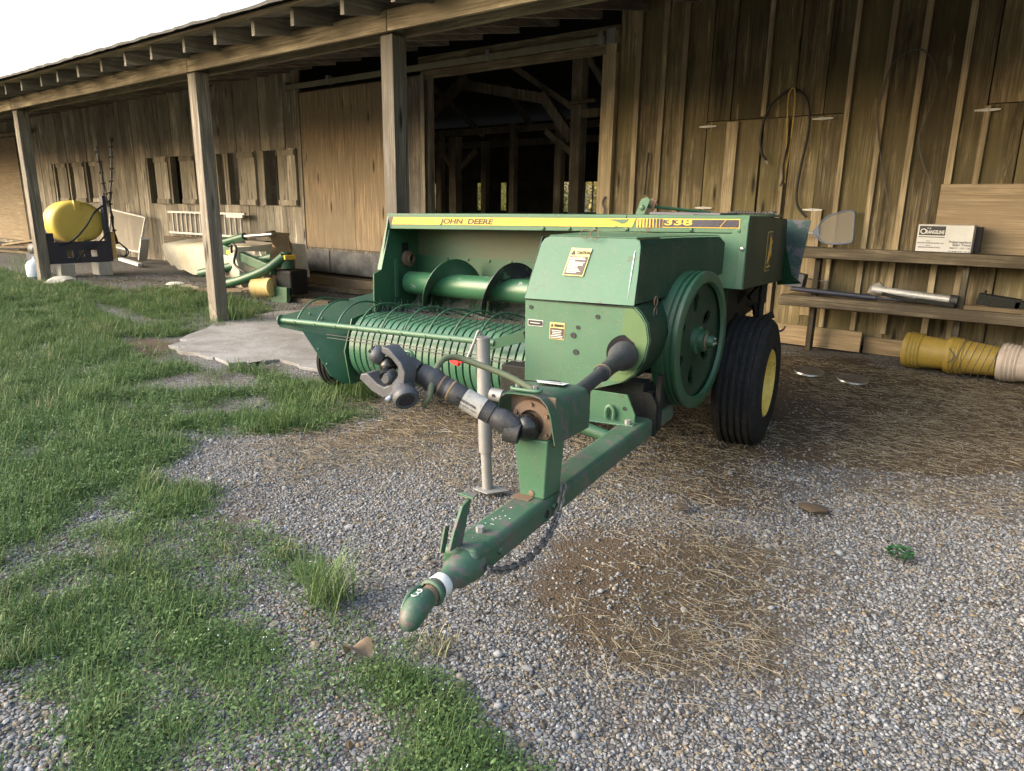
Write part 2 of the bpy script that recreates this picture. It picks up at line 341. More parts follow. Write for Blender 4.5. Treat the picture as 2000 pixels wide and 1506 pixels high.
# --- left wall boards, window openings with plank shutters
wins = [(-15.71, -15.30, -14.76), (-14.74, -14.25, -13.70), (-12.98, -12.62, -12.62), (-12.60, -12.16, -11.62), (-11.45, -10.94, -10.42),
        (-20.70, -20.39, -19.82), (-19.80, -19.42, -18.82), (-18.79, -18.44, -17.90)]
x = -10.26
while x > -31:
    wd = random.uniform(.20, .29); a, b = x-wd, x; x = a; mid = (a+b)/2
    inwin = [w_ for w_ in wins if w_[0]-.02 < mid < w_[2]+.02]
    spans = [(.08, 1.28), (2.20, 3.42)] if inwin else ([(.08, 1.26), (1.264, 3.42)] if random.random() < .35 else [(.08, 3.42)])
    for z0, z1 in spans:
        yy = random.uniform(-.006, .006)
        bd('board', a+.002, b-random.choice([.002, .006]), YW+yy, YW+.026+yy, z0, z1, W_grey, rot=Matrix.Rotation(R(random.uniform(-.15, .15)), 3, 'Y'))
for a, b, c in wins:                                   # opening a..b, shutter b..c
    for xx in (a+.03, c-.03): bd('window_frame', xx-.035, xx+.035, YW-.02, YW+.10, 1.285, 2.195, W_grey)
    bd('window_bar', (a+b)/2+.05, (a+b)/2+.09, YW+.05, YW+.09, 1.28, 2.2, W_dark)
    if c > b+.1:
        n_ = 2; wd = (c-b)/n_; sh = None
        for k in range(n_):
            o = bd('shutter' if sh is None else 'plank', b+k*wd+.003, b+(k+1)*wd-.003, YW-.045, YW-.022, 1.27, 2.21, W_grey, sh or barn)
            sh = sh or o
        for z in (1.33, 2.14): bd('rail', b+.01, c-.01, YW-.07, YW-.046, z-.045, z+.045, W_grey, sh)
bd('wall_sheathing', -31, -15.75, YW+.16, YW+.18, .05, 3.42, W_dark, bevel=0, jit=0)
bd('far_door', -26.5, -22.9, YW-.07, YW-.045, .2, 2.95, W_plyl, bevel=.003)
bd('door_track', -27, -21.5, YW-.12, YW-.075, 2.98, 3.06, W_bat)
bd('door_jamb', -22.88, -22.65, YW-.06, YW-.015, .1, 2.95, W_dark)
bd('foundation', -31, -10.26, YW-.015, YW+.08, -.1, .09, CONC, bevel=.01)
# --- lean-to posts, beam, rafters, roof
PY = 4.19
for i, (x, ztop, m) in enumerate(((-17.7, 2.6, W_post), (-12.72, 2.60, W_post), (-7.57, 2.64, W_post), (-4.56, 2.62, W_post), (3.4, 2.62, W_post))):
    wd = .077
    bd('post', x-wd, x+wd, PY-wd, PY+wd, gz(x, PY)-.05, ztop, m, bevel=.008, jit=.004)
bs = [(-32, -17.7), (-17.7, -12.72), (-12.72, -7.57), (-7.57, -4.50), (-4.50, 3.4), (3.4, 8)]
def bz(x): return 2.60+.012*max(0, min(1, (x+13)/6))*2
for a, b in bs:
    for y0, y1, dz in ((PY-.118, PY-.079, .006), (PY+.079, PY+.118, -.004)):
        mb = MB(); za, zb = bz(a)+dz, bz(b)+dz
        P = [(xx, yy, zz+hh) for hh in (0, .152) for yy in (y0, y1) for xx, zz in ((a+.004, za), (b-.004, zb))]
        mb.add(P, [(0, 2, 3, 1), (4, 5, 7, 6), (0, 1, 5, 4), (2, 6, 7, 3), (0, 4, 6, 2), (1, 3, 7, 5)]).build('beam', W_beam, barn, bevel=.005)
for x in (-12.72, -7.57, -4.56): bd('post_cap', x-.076, x+.076, PY-.076, PY+.076, 2.645 if x > -9 else 2.605, 2.755, W_post, bevel=.004)
SL = (3.36-2.77)/(YW-PY)
def rz(y): return 2.775+SL*(y-PY)
x = -31.5; k = 0
while x < 7.5:
    x += .585; y0 = 3.70+random.uniform(-.02, .02); y1 = YW-.05
    P = [(x+i*.023, y, rz(y)+h) for h in (0, .135) for y in (y0, y1) for i in (-1, 1)]
    MB().add(P, [(0, 2, 3, 1), (4, 5, 7, 6), (0, 1, 5, 4), (2, 6, 7, 3), (0, 4, 6, 2), (1, 3, 7, 5)]).build('rafter', W_raf, barn, bevel=.003)
# purlin boards under the shingles, across the rafters
y = 3.60; k = 0
while y < YW-.1:
    wd = random.uniform(.15, .20)
    P = [(xx, yy, rz(yy)+.137+hh) for hh in (0, .022) for yy in (y, y+wd-.012) for xx in (-31.8, 8)]
    MB().add(P, [(0, 2, 3, 1), (4, 5, 7, 6), (0, 1, 5, 4), (2, 6, 7, 3), (0, 4, 6, 2), (1, 3, 7, 5)]).build('roof_board', W_beam if k == 0 else W_raf, barn, bevel=.003); k += 1
    y += wd
for k in range(3):                                       # extra short fascia pieces at the eave are one long strip
    pass
mb = MB()
ys = np.linspace(3.54, 7.5, 24); xs_ = np.linspace(-31.9, 8, 420)
for j in range(len(ys)-1):                               # shingle courses: each course lapped over the one below, butts uneven
    P = []; Fc = []
    for xx in xs_:
        jit = random.uniform(-.012, .012); z_ = random.uniform(0, .012)
        P += [(xx, ys[j]-.02+jit, rz(ys[j])+.178+z_), (xx, ys[j+1]+.01, rz(ys[j+1])+.164), (xx, ys[j]-.02+jit, rz(ys[j])+.160)]
    for i in range(len(xs_)-1): Fc += [(3*i, 3*i+3, 3*i+4, 3*i+1), (3*i+2, 3*i+5, 3*i+3, 3*i)]
    mb.add(P, Fc)
mb.build('roof_shingles', SHINGLE, barn, angle=5)
# main roof above the lean-to
def slab(name, P, m):
    P = P+[(a, b, c-.06) for a, b, c in P]
    MB().add(P, [(0, 1, 2, 3), (4, 7, 6, 5), (0, 4, 5, 1), (1, 5, 6, 2), (2, 6, 7, 3), (3, 7, 4, 0)]).build(name, m, barn)
slab('main_roof', [(-31.9, 7.05, 3.62), (8, 7.05, 3.62), (8, 12, 5.6), (-31.9, 12, 5.6)], SHINGLE)
slab('main_roof', [(-31.9, 12, 5.6), (8, 12, 5.6), (8, 17.2, 3.55), (-31.9, 17.2, 3.55)], SHINGLE)
for k in range(14): bd('added_shade_board', 3.44, 3.47, 3.62+k*.27, 3.62+k*.27+.262, 0, rz(3.62+k*.27)+.02, W_grey)  # unseen end wall of the lean-to, added to keep the baler's side shaded
bd('end_wall', 2.42, 2.46, YW, 16.5, 0, 3.6, W_dark, bevel=0, jit=0)
bd('end_wall', -31.3, -31.2, YW, 16.5, 0, 3.6, W_dark, bevel=0, jit=0)
# --- inside: earth floor, back wall with openings, posts and braces
BY = 16.5
bw = [(-31, -16.35), (-15.98, -14.44), (-13.97, -13.53), (-13.32, -11.63), (-11.13, -10.62), (-10.15, 2.4)]
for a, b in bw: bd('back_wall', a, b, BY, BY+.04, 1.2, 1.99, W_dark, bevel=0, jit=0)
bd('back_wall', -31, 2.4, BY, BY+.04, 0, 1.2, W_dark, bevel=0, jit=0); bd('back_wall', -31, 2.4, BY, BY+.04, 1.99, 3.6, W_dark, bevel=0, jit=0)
for a, b in ((-16.35, -15.98), (-14.44, -13.97), (-11.63, -11.13), (-10.62, -10.15)):
    for k in (1.5,): bd('window_bar', a+(b-a)*k/3-.012, a+(b-a)*k/3+.012, BY+.01, BY+.05, 1.2, 1.99, W_dark, bevel=0)
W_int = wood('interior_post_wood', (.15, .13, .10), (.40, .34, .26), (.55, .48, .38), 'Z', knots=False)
for x, y, zt, wd in ((-6.93, 10.5, 3.9, .10), (-7.57, 10.9, 2.9, .07), (-8.55, 10.8, 2.8, .06), (-9.75, 10.5, 2.6, .09), (-11.6, 12, 2.8, .07), (-10.7, 12.5, 2.7, .07), (-9.2, 13.2, 2.7, .07), (-14.2, 13.5, 2.8, .07), (-8.0, 14, 2.7, .07), (-13, 11, 2.8, .08), (-16, 11, 2.8, .08), (-5.4, 11, 3.9, .08)):
    bd('interior_post', x-wd, x+wd, y-wd, y+wd, 0, zt, W_int)
def brace(a, b, s=.13, m=W_int): MB().bar(a, b, .08, s).build('brace', m, barn, bevel=.004)
brace((-10.35, 10.45, 3.05), (-9.40, 10.45, 3.62), .19); brace((-9.55, 10.40, 3.52), (-7.62, 10.40, 3.12), .17); brace((-7.68, 10.45, 3.20), (-7.02, 10.45, 2.44), .17)
brace((-7.6, 10.5, 2.6), (-7.0, 10.5, 2.2), .10); brace((-8.7, 10.6, 3.9), (-7.1, 10.6, 2.95), .10); brace((-9.7, 10.5, 1.95), (-9.3, 10.6, 2.35), .09); brace((-9.75, 10.5, 1.95), (-10.2, 10.6, 2.4), .09)
brace((-12, 11.5, 2.8), (-6, 11.5, 2.8), .12); brace((-9.3, 11.5, 3.6), (-8.7, 11.5, 2.85), .10); brace((-7.04, 10.45, 2.83), (-6.5, 10.45, 2.83), .13, W_bat); brace((-7.0, 10.3, 2.98), (-6.5, 10.3, 3.0), .05, W_bat); brace((-6.9, 10.6, 3.8), (-6.4, 10.6, 3.1), .1)
brace((-13, 13, 2.7), (-5, 13, 2.7), .14); brace((-12, 12.2, 3.9), (-10.5, 12.2, 2.8), .1)
# --- shelves along the right wall
YS = 6.95
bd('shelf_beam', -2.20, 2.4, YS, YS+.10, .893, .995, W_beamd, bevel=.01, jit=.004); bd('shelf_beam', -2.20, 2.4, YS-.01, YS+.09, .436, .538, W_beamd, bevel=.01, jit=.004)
for z in (.955, .50):
    for k in range(2): bd('shelf_board', -2.18, 2.4, YS+.105+k*.13, YS+.225+k*.13, z, z+.028, W_board)
for x in (-1.92, -.72, .6, 2.0):
    bd('shelf_post', x-.025, x+.025, YS+.13, YS+.21, 0, .95, W_dark)
# ================================================================== the baler (u = across, v = backwards, z = up, turned 9 degrees to the barn)
BA = R(9)
bal = thing('hay_baler', (-1.6, 3.9, 0), 'green square hay baler with yellow stripe, pickup reel and long tongue', 'hay baler', frame=BA)
def P_(mb, name, m, parent=None, bevel=0, angle=40, seg=2): return mb.build(name, m, parent or bal, bevel, angle, seg)
HV, HL, HR = 3.80, -3.10, -.755
def topz(u): return 1.264+(u-HL)/(HR-HL)*.029
def lipz(u): return 1.164+(u-HL)/(HR-HL)*.040
# --- auger housing: hood with front lip, back, left end
lip = MB(); us = np.linspace(HL, HR, 8)
lip.prism([(HL, HV, lipz(HL)), (HR, HV, lipz(HR)), (HR, HV, topz(HR)), (HL, HV, topz(HL))], (0, .012, 0))
lip.prism([(HL, HV+.0125, topz(HL)-.012), (HR, HV+.0125, topz(HR)-.012), (HR, HV+.0125, topz(HR)), (HL, HV+.0125, topz(HL))], (0, .95, 0))
hood = P_(lip, 'hood', G_front, bevel=.004)
def decal(name, m, u0, u1, f0, f1, dy, parent, skew=0):   # strip on the lip; f: 0 lower edge of the stripe .. 1 upper
    def z(u, f): return lipz(u)+.030+.047*f+(u-HL)/(HR-HL)*-.006
    return P_(MB().prism([(u0-skew, HV-dy, z(u0, f0)), (u1-skew, HV-dy, z(u1, f0)), (u1, HV-dy, z(u1, f1)), (u0, HV-dy, z(u0, f1))], (0, .0022, 0)), name, m, parent)
decal('stripe', Y_dec, -3.045, -1.36, 0, 1, .0024, hood, .02)
st = decal('number_stripe', Y_dec, -1.355, -.80, 0, 1, .0024, hood)
decal('stripe_end', K_decal, -1.205, -.806, .10, .90, .0048, hood)
for k in range(8):
    u = -1.345+k*.0175; decal('stripe_bar', K_decal, u, u+.002+.0016*k, .04, .96, .0048, hood)
decal('stripe_slash', Y_dec, -.872, -.869, .1, .9, .0072, hood, .03)
P_(MB().prism([(-3.10, HV-.0024, 1.196), (-3.062, HV-.0024, 1.196), (-3.045, HV-.0024, 1.243), (-3.09, HV-.0024, 1.243)], (0, .0022, 0)), 'torn_patch', BR_dec, hood)
P_(MB().prism([(-1.52, HV-.005, 1.258), (-1.40, HV-.005, 1.262), (-1.42, HV-.005, 1.243), (-1.44, HV-.005, 1.237), (-1.47, HV-.005, 1.247)], (0, .0022, 0)), 'peeled_patch', G_front, hood)
P_(MB().prism([(-1.60, HV-.005, 1.214), (-1.46, HV-.005, 1.214), (-1.47, HV-.005, 1.224), (-1.49, HV-.005, 1.218)], (0, .0022, 0)), 'peeled_patch', G_front, hood)
text('lettering', 'JOHN  DEERE', paint('brown_black_print', (.05, .035, .015), .5, dirtamt=.05), hood, (-2.665, HV-.0026, 1.2095), (1, 0, .0115), (0, 0, 1), .042, width=.40, shear=.20, bold=.0016)
text('lettering', '338', Y_dec, hood, (-1.20, HV-.0052, 1.236), (1, 0, .0115), (0, 0, 1), .044, width=.15, bold=.0012)
for u in (-1.93, -1.76, -1.60, -1.41, -1.05, -.80): P_(MB().lathe([(.0, -.010), (.009, -.008), (.012, 0)], (u, HV, lipz(u)+.014), (0, 1, 0), 10), 'bolt', G_main, hood)
P_(MB().box(-1.418, -1.414, HV-.0014, HV+.004, 1.193, 1.283), 'seam', K_frame, hood)
# back wall: two lapped plates with a bolted seam
BW = 4.12
back = P_(MB().box(HL+.01, -.9, BW, BW+.008, .97, 1.262), 'housing_back', G_main)
bl2 = P_(MB().box(HL+.01, -.9, BW-.008, BW-.001, .62, .978), 'housing_back_lower', G_main)
rustm = paint('rust_bloom_green', (.03, .085, .045), .45, (.085, .085, .042), dirtamt=.3, sc=.8)
back.data.materials[0] = rustm
for u in (-2.83, -2.66, -2.49, -2.32, -2.1): P_(MB().lathe([(0, -.009), (.008, -.007), (.011, 0)], (u, BW-.008, .962), (0, 1, 0), 10), 'bolt', G_main, back)
# left end of the housing
le = MB().prism([(HL, 3.805, 1.262), (HL, 3.772, 1.150), (HL, 3.702, .898), (HL, 3.633, .876), (HL, 3.627, .72), (HL, 3.66, .30), (HL, 4.14, .30), (HL, 4.14, 1.262)], (.012, 0, 0))
end = P_(le, 'housing_end', G_main, bevel=.002)
P_(MB().prism([(HL-.012, 3.797, 1.16), (HL+.022, 3.797, 1.16), (HL+.022, 3.700, .90), (HL-.012, 3.700, .90)], (0, -.006, 0)), 'end_flange', G_front, end)
P_(MB().box(HL+.013, HL+.02, 3.84, 3.875, .70, .96), 'bearing_strap', G_front, end, bevel=.002)
P_(MB().box(HL+.0125, HL+.017, 3.93, 4.0, .92, 1.07), 'access_opening', K_frame, end)
P_(MB().lathe([(.0, 0), (.055, .0), (.055, .03), (.03, .035), (.03, .05)], (HL+.02, 3.97, .96), (1, 0, 0), 24), 'chain_sprocket', S_rust, end)
# auger trough and throat
rows = []
for a in np.linspace(-10, 95, 10):
    rows.append([(u, 3.93+.195*math.cos(R(a)), .80-.195*math.sin(R(a))) for u in (HL+.02, -2.6, -2.1, -1.5, -.95)])
P_(MB().sheet(rows, .006), 'auger_trough', paint('worn_trough', (.03, .10, .05), .4, (.10, .12, .10), chip=(.20, .19, .18), chips=.16, dirtamt=.3, sc=.6))
P_(MB().prism([(HL+.02, 3.915, .603), (-.95, 3.915, .603), (-.95, 3.70, .615), (HL+.02, 3.70, .615)], (0, 0, -.008)), 'feed_apron', S_rust)
# --- auger
AV, AZ, AR = 3.93, .80, .078
G_tube = paint('auger_tube_green', (.018, .085, .038), .3, (.032, .11, .058), chip=(.22, .22, .23), chips=.05, dirtamt=.15)
aug = P_(MB().lathe([(0, 0), (AR*.9, 0), (AR, .012), (AR, 1.7), (0, 1.7)], (-3.035, AV, AZ), (1, 0, 0), 40), 'auger', G_tube)
for k, (ua, ub, m) in enumerate(((-3.02, -2.42, G_wheel), (-2.42, -1.55, paint('worn_black_flight', (.012, .012, .016), .32, (.02, .022, .025), chip=(.05, .12, .07), chips=.12, dirtamt=.15, sc=.7)))):
    rows = []; n_ = int((ub-ua)/.012)
    for i in range(n_+1):
        u = ua+(ub-ua)*i/n_; ph = 2*math.pi*(u+2.65)/.46        # phase 0 at the top
        rr = .178
        rows.append([(u, AV+math.sin(ph)*r_, AZ+math.cos(ph)*r_) for r_ in (AR-.004, .11, .145, rr)])
    P_(MB().sheet(rows, .005), 'auger_flight', m, aug)
# --- pickup: stripper bands, drum, tines
PV, PZ, PR = 3.60, .405, .225
drum = P_(MB().lathe([(0, 0), (PR-.025, 0), (PR-.025, 1.62), (0, 1.62)], (-3.11, PV, PZ), (1, 0, 0), 32), 'pickup_drum', K_frame)
bandm = None; G_band = paint('pickup_band_green', (.028, .105, .058), .38, (.048, .13, .08), chip=(.17, .15, .17), chips=.06, dirtamt=.4, sc=1.3)
pitch = .0490
for i in range(32):
    u0 = -3.10+i*pitch
    if bandm is None:
        rows = []
        for a in np.linspace(118, 318, 26):                       # degrees: 90 = top, 180 = front (towards -v), 270 = bottom
            c, s = math.cos(R(a)), math.sin(R(a))
            k = 1.0
            rows.append([(u0+du, PV+c*(PR-dr_), PZ+s*(PR-dr_)) for du, dr_ in ((.0, .014), (.002, 0), (.0375, 0), (.0395, .014))])
        rows = [[(u0+du, PV+.32, PZ+PR-.035-d_) for du, d_ in ((.0, .014), (.002, 0), (.0375, 0), (.0395, .014))], [(u0+du, PV+.10, PZ+PR-.006-d_) for du, d_ in ((.0, .014), (.002, 0), (.0375, 0), (.0395, .014))]]+rows
        b0 = P_(MB().sheet(rows, .002), 'stripper_band', G_band); bandm = b0.data
    else:
        b = bpy.data.objects.new('stripper_band', bandm); col.objects.link(b); b.parent = bal; b.location = (i*pitch, 0, 0)
tn = MB()
for i in range(32):
    u = -3.10+i*pitch+.0442
    for a, L in ((95, .08), (118, .06), (236, .06), (252, .055)):
        a += random.uniform(-5, 5); c, s = math.cos(R(a)), math.sin(R(a)); c2, s2 = math.cos(R(a-16)), math.sin(R(a-16))
        p0 = Vector((u, PV+c*(PR-.02), PZ+s*(PR-.02))); p1 = Vector((u+random.uniform(-.004, .004), PV+c2*(PR+L), PZ+s2*(PR+L)))
        tn.tube([p0, p1], .0022, 4, caps=False)
    for dv in (.13, .2, .27):
        tn.tube([(u, PV+dv, PZ+PR-.05), (u+random.uniform(-.01, .01), PV+dv+.012, PZ+PR+random.uniform(.03, .075))], .0020, 4, caps=False)
tag(P_(tn, 'tines', K_plastic), kind='stuff')
for z, v in ((.492, 3.345), (.470, 3.352)): P_(MB().tube([(-3.26, v, z+.006), (-2.6, v, z+.002), (-1.95, v+.006, z), (-1.6, v+.01, z-.004)], .0028, 6), 'spring_rod', K_plastic)
# wind guard: cross bar, long curved rods
bA, bB = Vector((-3.615, 3.30, .566)), Vector((-2.03, 3.335, .578))
wg = P_(MB().tube([bA, bB], .0185, 14), 'wind_guard_bar', G_front)
P_(MB().lathe([(0, 0), (.036, 0), (.036, .006), (0, .006)], bA, (-1, 0, 0), 20), 'bar_end_disc', G_front, wg)
for k in range(9):
    t_ = .085+k*.109; p = bA.lerp(bB, t_)
    P_(MB().tube([p+Vector((0, -.022, -.002)), p+Vector((0, -.012, -.002))], .008, 8), 'bolt', G_main, wg)
    q = [p, p+Vector((.015, .05, .075)), p+Vector((.03, .13, .125)), p+Vector((.045, .24, .135)), p+Vector((.07, .38, .10)), p+Vector((.09, .52, .055)), p+Vector((.10, .62, .03))]
    P_(MB().tube(smooth_path(q, 5), .0062, 8), 'wind_guard_rod', G_main)
P_(MB().prism([(-1.80, 3.37, .665), (-1.80, 3.37, .60), (-2.02, 3.31, .535), (-2.04, 3.31, .585)], (.006, .02, 0)), 'wind_guard_arm', G_main, bevel=.001)
P_(MB().tube([(-2.03, 3.335, .578), (-1.98, 3.337, .578)], .024, 14), 'bar_clamp', G_main, wg)
P_(MB().bar((-1.80, 3.36, .66), (-1.76, 3.42, .44), .012, .03), 'lift_arm', K_frame)
# flared left side of the pickup
fl = MB()
fl.sheet([[(-3.10, 3.68, .755), (-3.28, 3.55, .70), (-3.46, 3.42, .645), (-3.625, 3.29, .592)],
          [(-3.10, 3.66, .64), (-3.27, 3.53, .60), (-3.45, 3.40, .565), (-3.622, 3.285, .522)],
          [(-3.105, 3.64, .50), (-3.23, 3.52, .475), (-3.37, 3.40, .45), (-3.455, 3.33, .50)]], .004)
flo = P_(fl, 'pickup_flare', G_wheel)
fl2 = MB().sheet([[(-3.115, 3.62, .50), (-3.33, 3.40, .47), (-3.445, 3.31, .515)],
                  [(-3.12, 3.60, .36), (-3.26, 3.42, .33), (-3.345, 3.33, .375)],
                  [(-3.13, 3.58, .20), (-3.205, 3.40, .19), (-3.225, 3.33, .225)],
                  [(-3.13, 3.62, .165), (-3.17, 3.44, .16), (-3.18, 3.40, .17)]], .004)
P_(fl2, 'pickup_side_shield', G_main)
P_(MB().prism([(-3.13, 3.44, .60), (-3.13, 3.36, .40), (-3.13, 3.40, .17), (-3.13, 3.86, .17), (-3.13, 3.86, .68)], (.008, 0, 0)), 'pickup_end_plate', G_main, bevel=.001)
for u, v, z in ((-3.40, 3.362, .46), (-3.34, 3.352, .39), (-3.27, 3.35, .30), (-3.45, 3.40, .61), (-3.38, 3.44, .58)): P_(MB().lathe([(0, -.008), (.007, -.006), (.009, 0)], (u, v-.004, z), (-.3, 1, 0), 10), 'bolt', G_front, flo)
# gauge wheel
def wheel(name, c, r, wd, rr, parent, rimm, ribs=4, side=1, tn_=64):
    t_ = P_(MB(), name, None, parent) if False else None
    pr = [(rr, -wd*.42), (rr+.02, -wd*.5), ((r+rr)/2, -wd*.54), (r*.93, -wd*.46), (r*.975, -wd*.40)]
    for k in range(ribs):
        a = -wd*.36+k*wd*.72/ribs; b = a+wd*.72/ribs
        pr += [(r, a+.004), (r, b-.012), (r-.011, b-.009), (r-.011, b-.001)]
    pr += [(r*.975, wd*.40), (r*.93, wd*.46), ((r+rr)/2, wd*.54), (rr+.02, wd*.5), (rr, wd*.42)]
    ty = P_(MB().lathe(pr, c, (1, 0, 0), tn_), 'tyre', K_rubber, parent, angle=25)
    rim = P_(MB().lathe([(rr+.004, -wd*.44), (rr-.012, -wd*.4), (rr-.03, -wd*.2), (rr-.03, wd*.25), (rr-.012, wd*.38), (rr+.008, wd*.47), (rr+.002, wd*.49), (rr-.022, wd*.40), (rr-.042, wd*.2), (rr*.62, wd*.08), (rr*.45, wd*.16), (rr*.22, wd*.18), (rr*.22, wd*.3), (0, wd*.31)], c, (1, 0, 0), 48), 'rim', rimm, parent)
    for k in range(5):
        a = 2*math.pi*k/5; P_(MB().tube([Vector(c)+Vector((wd*.15, math.cos(a)*rr*.42, math.sin(a)*rr*.42)), Vector(c)+Vector((wd*.24, math.cos(a)*rr*.42, math.sin(a)*rr*.42))], .011, 6), 'wheel_nut', S_rust, rim)
    return ty
gw = P_(MB().tube([(-3.66, 3.84, .205), (-3.2, 3.84, .205)], .016, 10), 'gauge_wheel', K_frame)
wheel('', (-3.60, 3.84, .205), .205, .15, .10, gw, Y_rim, 3)
# --- carrying wheel and axle
ax = P_(MB().tube([(-.68, 4.10, .37), (-1.75, 4.10, .37)], .035, 12), 'wheel', K_frame)
wheel('', (-.745, 4.10, .368), .368, .25, .185, ax, Y_rim, 5)
ax2 = P_(MB().tube([(-2.45, 4.35, .33), (-2.7, 4.35, .33)], .03, 12), 'wheel', K_frame)
wheel('', (-2.75, 4.35, .33), .33, .2, .17, ax2, Y_rim, 4)
# --- bale chamber and frame behind (dark, oily)
P_(MB().box(-1.62, -1.06, 3.10, 6.35, .55, .60).box(-1.62, -1.58, 3.10, 6.35, .60, 1.0).box(-1.10, -1.06, 3.10, 6.35, .60, .98).box(-1.62, -1.06, 3.9, 5.6, 1.0, 1.04), 'bale_chamber', K_frame, bevel=.004)
P_(MB().box(-1.72, -.98, 2.96, 3.06, .36, .56).box(-1.02, -.94, 3.0, 4.9, .40, .52).box(-1.75, -1.68, 3.0, 4.9, .40, .52), 'main_frame', K_frame, bevel=.006)
P_(MB().box(-.93, -.905, 2.98, 3.02, .34, .60).prism([(-.985, 2.96, .32), (-.915, 2.96, .32), (-.915, 2.96, .47), (-.945, 2.96, .52), (-.985, 2.96, .52)], (0, .02, 0)), 'frame_bracket', K_frame, bevel=.003)
P_(MB().box(-1.0, -.94, 3.3, 4.9, .62, .86), 'chamber_side', K_frame, bevel=.004)
P_(MB().tube([(-.80, 4.62, .42), (-.80, 4.62, .92)], .02, 8), 'box_support', K_frame)
# knotter and needle clutter under the twine box
ru = random.Random(5); kn = MB()
for k in range(16):
    c = Vector((ru.uniform(-1.0, -.86), ru.uniform(4.45, 4.95), ru.uniform(.50, .82))); kn.bar(c, c+Vector((ru.uniform(-.1, .1), ru.uniform(-.12, .2), ru.uniform(-.15, .15))), .03, .04)
P_(kn, 'knotter_linkage', K_frame, bevel=.002)
P_(MB().tube(smooth_path([(-.80, 4.95, .56), (-.74, 4.98, .53), (-.71, 5.02, .535), (-.70, 5.03, .56)]), .007, 6), 'hook', S_rust)
# --- twine box
tb = MB(); zt = 1.290
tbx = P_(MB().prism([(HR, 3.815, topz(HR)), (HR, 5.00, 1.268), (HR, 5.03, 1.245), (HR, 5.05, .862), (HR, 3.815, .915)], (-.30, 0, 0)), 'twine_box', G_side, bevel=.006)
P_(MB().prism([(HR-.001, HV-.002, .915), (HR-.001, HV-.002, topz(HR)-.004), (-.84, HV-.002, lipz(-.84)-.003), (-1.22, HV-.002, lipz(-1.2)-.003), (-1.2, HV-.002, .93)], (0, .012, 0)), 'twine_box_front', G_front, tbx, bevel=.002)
P_(MB().bar((HR-.022, HV-.008, .918), (HR-.018, HV-.008, 1.262), .034, .008, (0, 1, 0)), 'corner_flange', G_front, tbx, bevel=.002)
P_(MB().lathe([(0, -.012), (.009, -.009), (.013, 0)], (HR-.02, HV-.011, 1.125), (0, 1, 0), 12), 'bolt', S_bright, tbx)
P_(MB().lathe([(0, .03), (.022, .028), (.026, .015), (.014, 0), (.012, -.02)], (HR-.05, 4.72, 1.285), (0, 0, 1), 16), 'lid_knob', K_plastic, tbx)
# emblem: gold outline leaping deer on a black upright badge
EM = HR+.002; ey, ez = 4.43, 1.085
def em(pts, name, m, dx, sc=1.0): return P_(MB().prism([(EM+dx, ey+p[0]*sc, ez+p[1]*sc) for p in pts], (.0016, 0, 0)), name, m, badge)
def rrect(w_, h_, r_, n_=5):
    out = []
    for cx, cy, a0 in ((w_-r_, h_-r_, 0), (-w_+r_, h_-r_, 90), (-w_+r_, -h_+r_, 180), (w_-r_, -h_+r_, 270)):
        for k in range(n_): a = R(a0+90*k/(n_-1)); out.append((cx+r_*math.cos(a), cy+r_*math.sin(a)))
    return out
badge = P_(MB().prism([(EM, ey+a, ez+b) for a, b in rrect(.082, .115, .02)], (.0016, 0, 0)), 'emblem', CR_dec, tbx)
em(rrect(.077, .110, .017), 'emblem_field', K_print, .002)
em([(-.070, -.070), (-.045, -.040), (-.035, -.012), (-.018, .012), (-.010, .040), (-.006, .062), (-.020, .078), (.02, .080), (.045, .066), (.070, .050), (.050, .042), (.045, .022), (.055, -.005), (.072, -.036), (.048, -.018), (.026, -.020), (.012, -.044), (-.015, -.052), (-.01, -.080), (-.036, -.056)], 'emblem_deer', Y_dec, .004)
em([(.01, .07), (-.005, .085), (.0, .096), (.006, .084), (.02, .076)], 'emblem_antler', Y_dec, .004)
text('lettering', 'JOHN DEERE', Y_dec, badge, (EM+.0042, ey-.058, ez-.094), (0, 1, 0), (0, 0, 1), .016, width=.115)
# rear: peeling teal chute panel, lever and tension rod on top
P_(MB().prism([(-.80, 5.12, .86), (-.665, 5.12, .86), (-.625, 5.12, 1.26), (-.80, 5.12, 1.262)], (0, .012, 0)), 'rear_guard', TEAL, bevel=.003)
P_(MB().prism([(-.80, 5.07, 1.24), (-.70, 5.07, .90), (-.64, 5.16, .84), (-.80, 5.16, .82)], (0, .01, 0)), 'rear_bracket', G_main)
lev = P_(MB().prism([(-1.555, 4.30, 1.25), (-1.50, 4.30, 1.25), (-1.455, 4.30, 1.372), (-1.475, 4.30, 1.388), (-1.505, 4.30, 1.380), (-1.52, 4.30, 1.36)], (0, .012, 0)), 'tension_lever', G_front, bevel=.002)
P_(MB().lathe([(0, -.012), (.014, -.009), (.018, 0)], (-1.505, 4.30, 1.325), (0, 1, 0), 14), 'bolt', G_main, lev)
P_(MB().prism([(-1.53, 4.34, 1.25), (-1.47, 4.34, 1.25), (-1.425, 4.34, 1.365), (-1.45, 4.34, 1.382), (-1.48, 4.34, 1.375)], (0, .012, 0)), 'lever_plate', S_rust, lev, bevel=.002)
P_(MB().tube([(-1.48, 4.335, 1.335), (-1.16, 4.6, 1.30)], .010, 8), 'tension_rod', G_main, lev)
P_(MB().box(-1.42, -1.0, 4.2, 4.7, 1.285, 1.300), 'top_plate', paint('violet_grey_metal', (.09, .085, .11), .4, dirtamt=.4), bevel=.002)
sp = MB()
for k in range(14): sp.lathe([(.012, 0), (.012, .006)], (-1.02+k*.018, 4.6, 1.303), (1, 0, 0), 10)
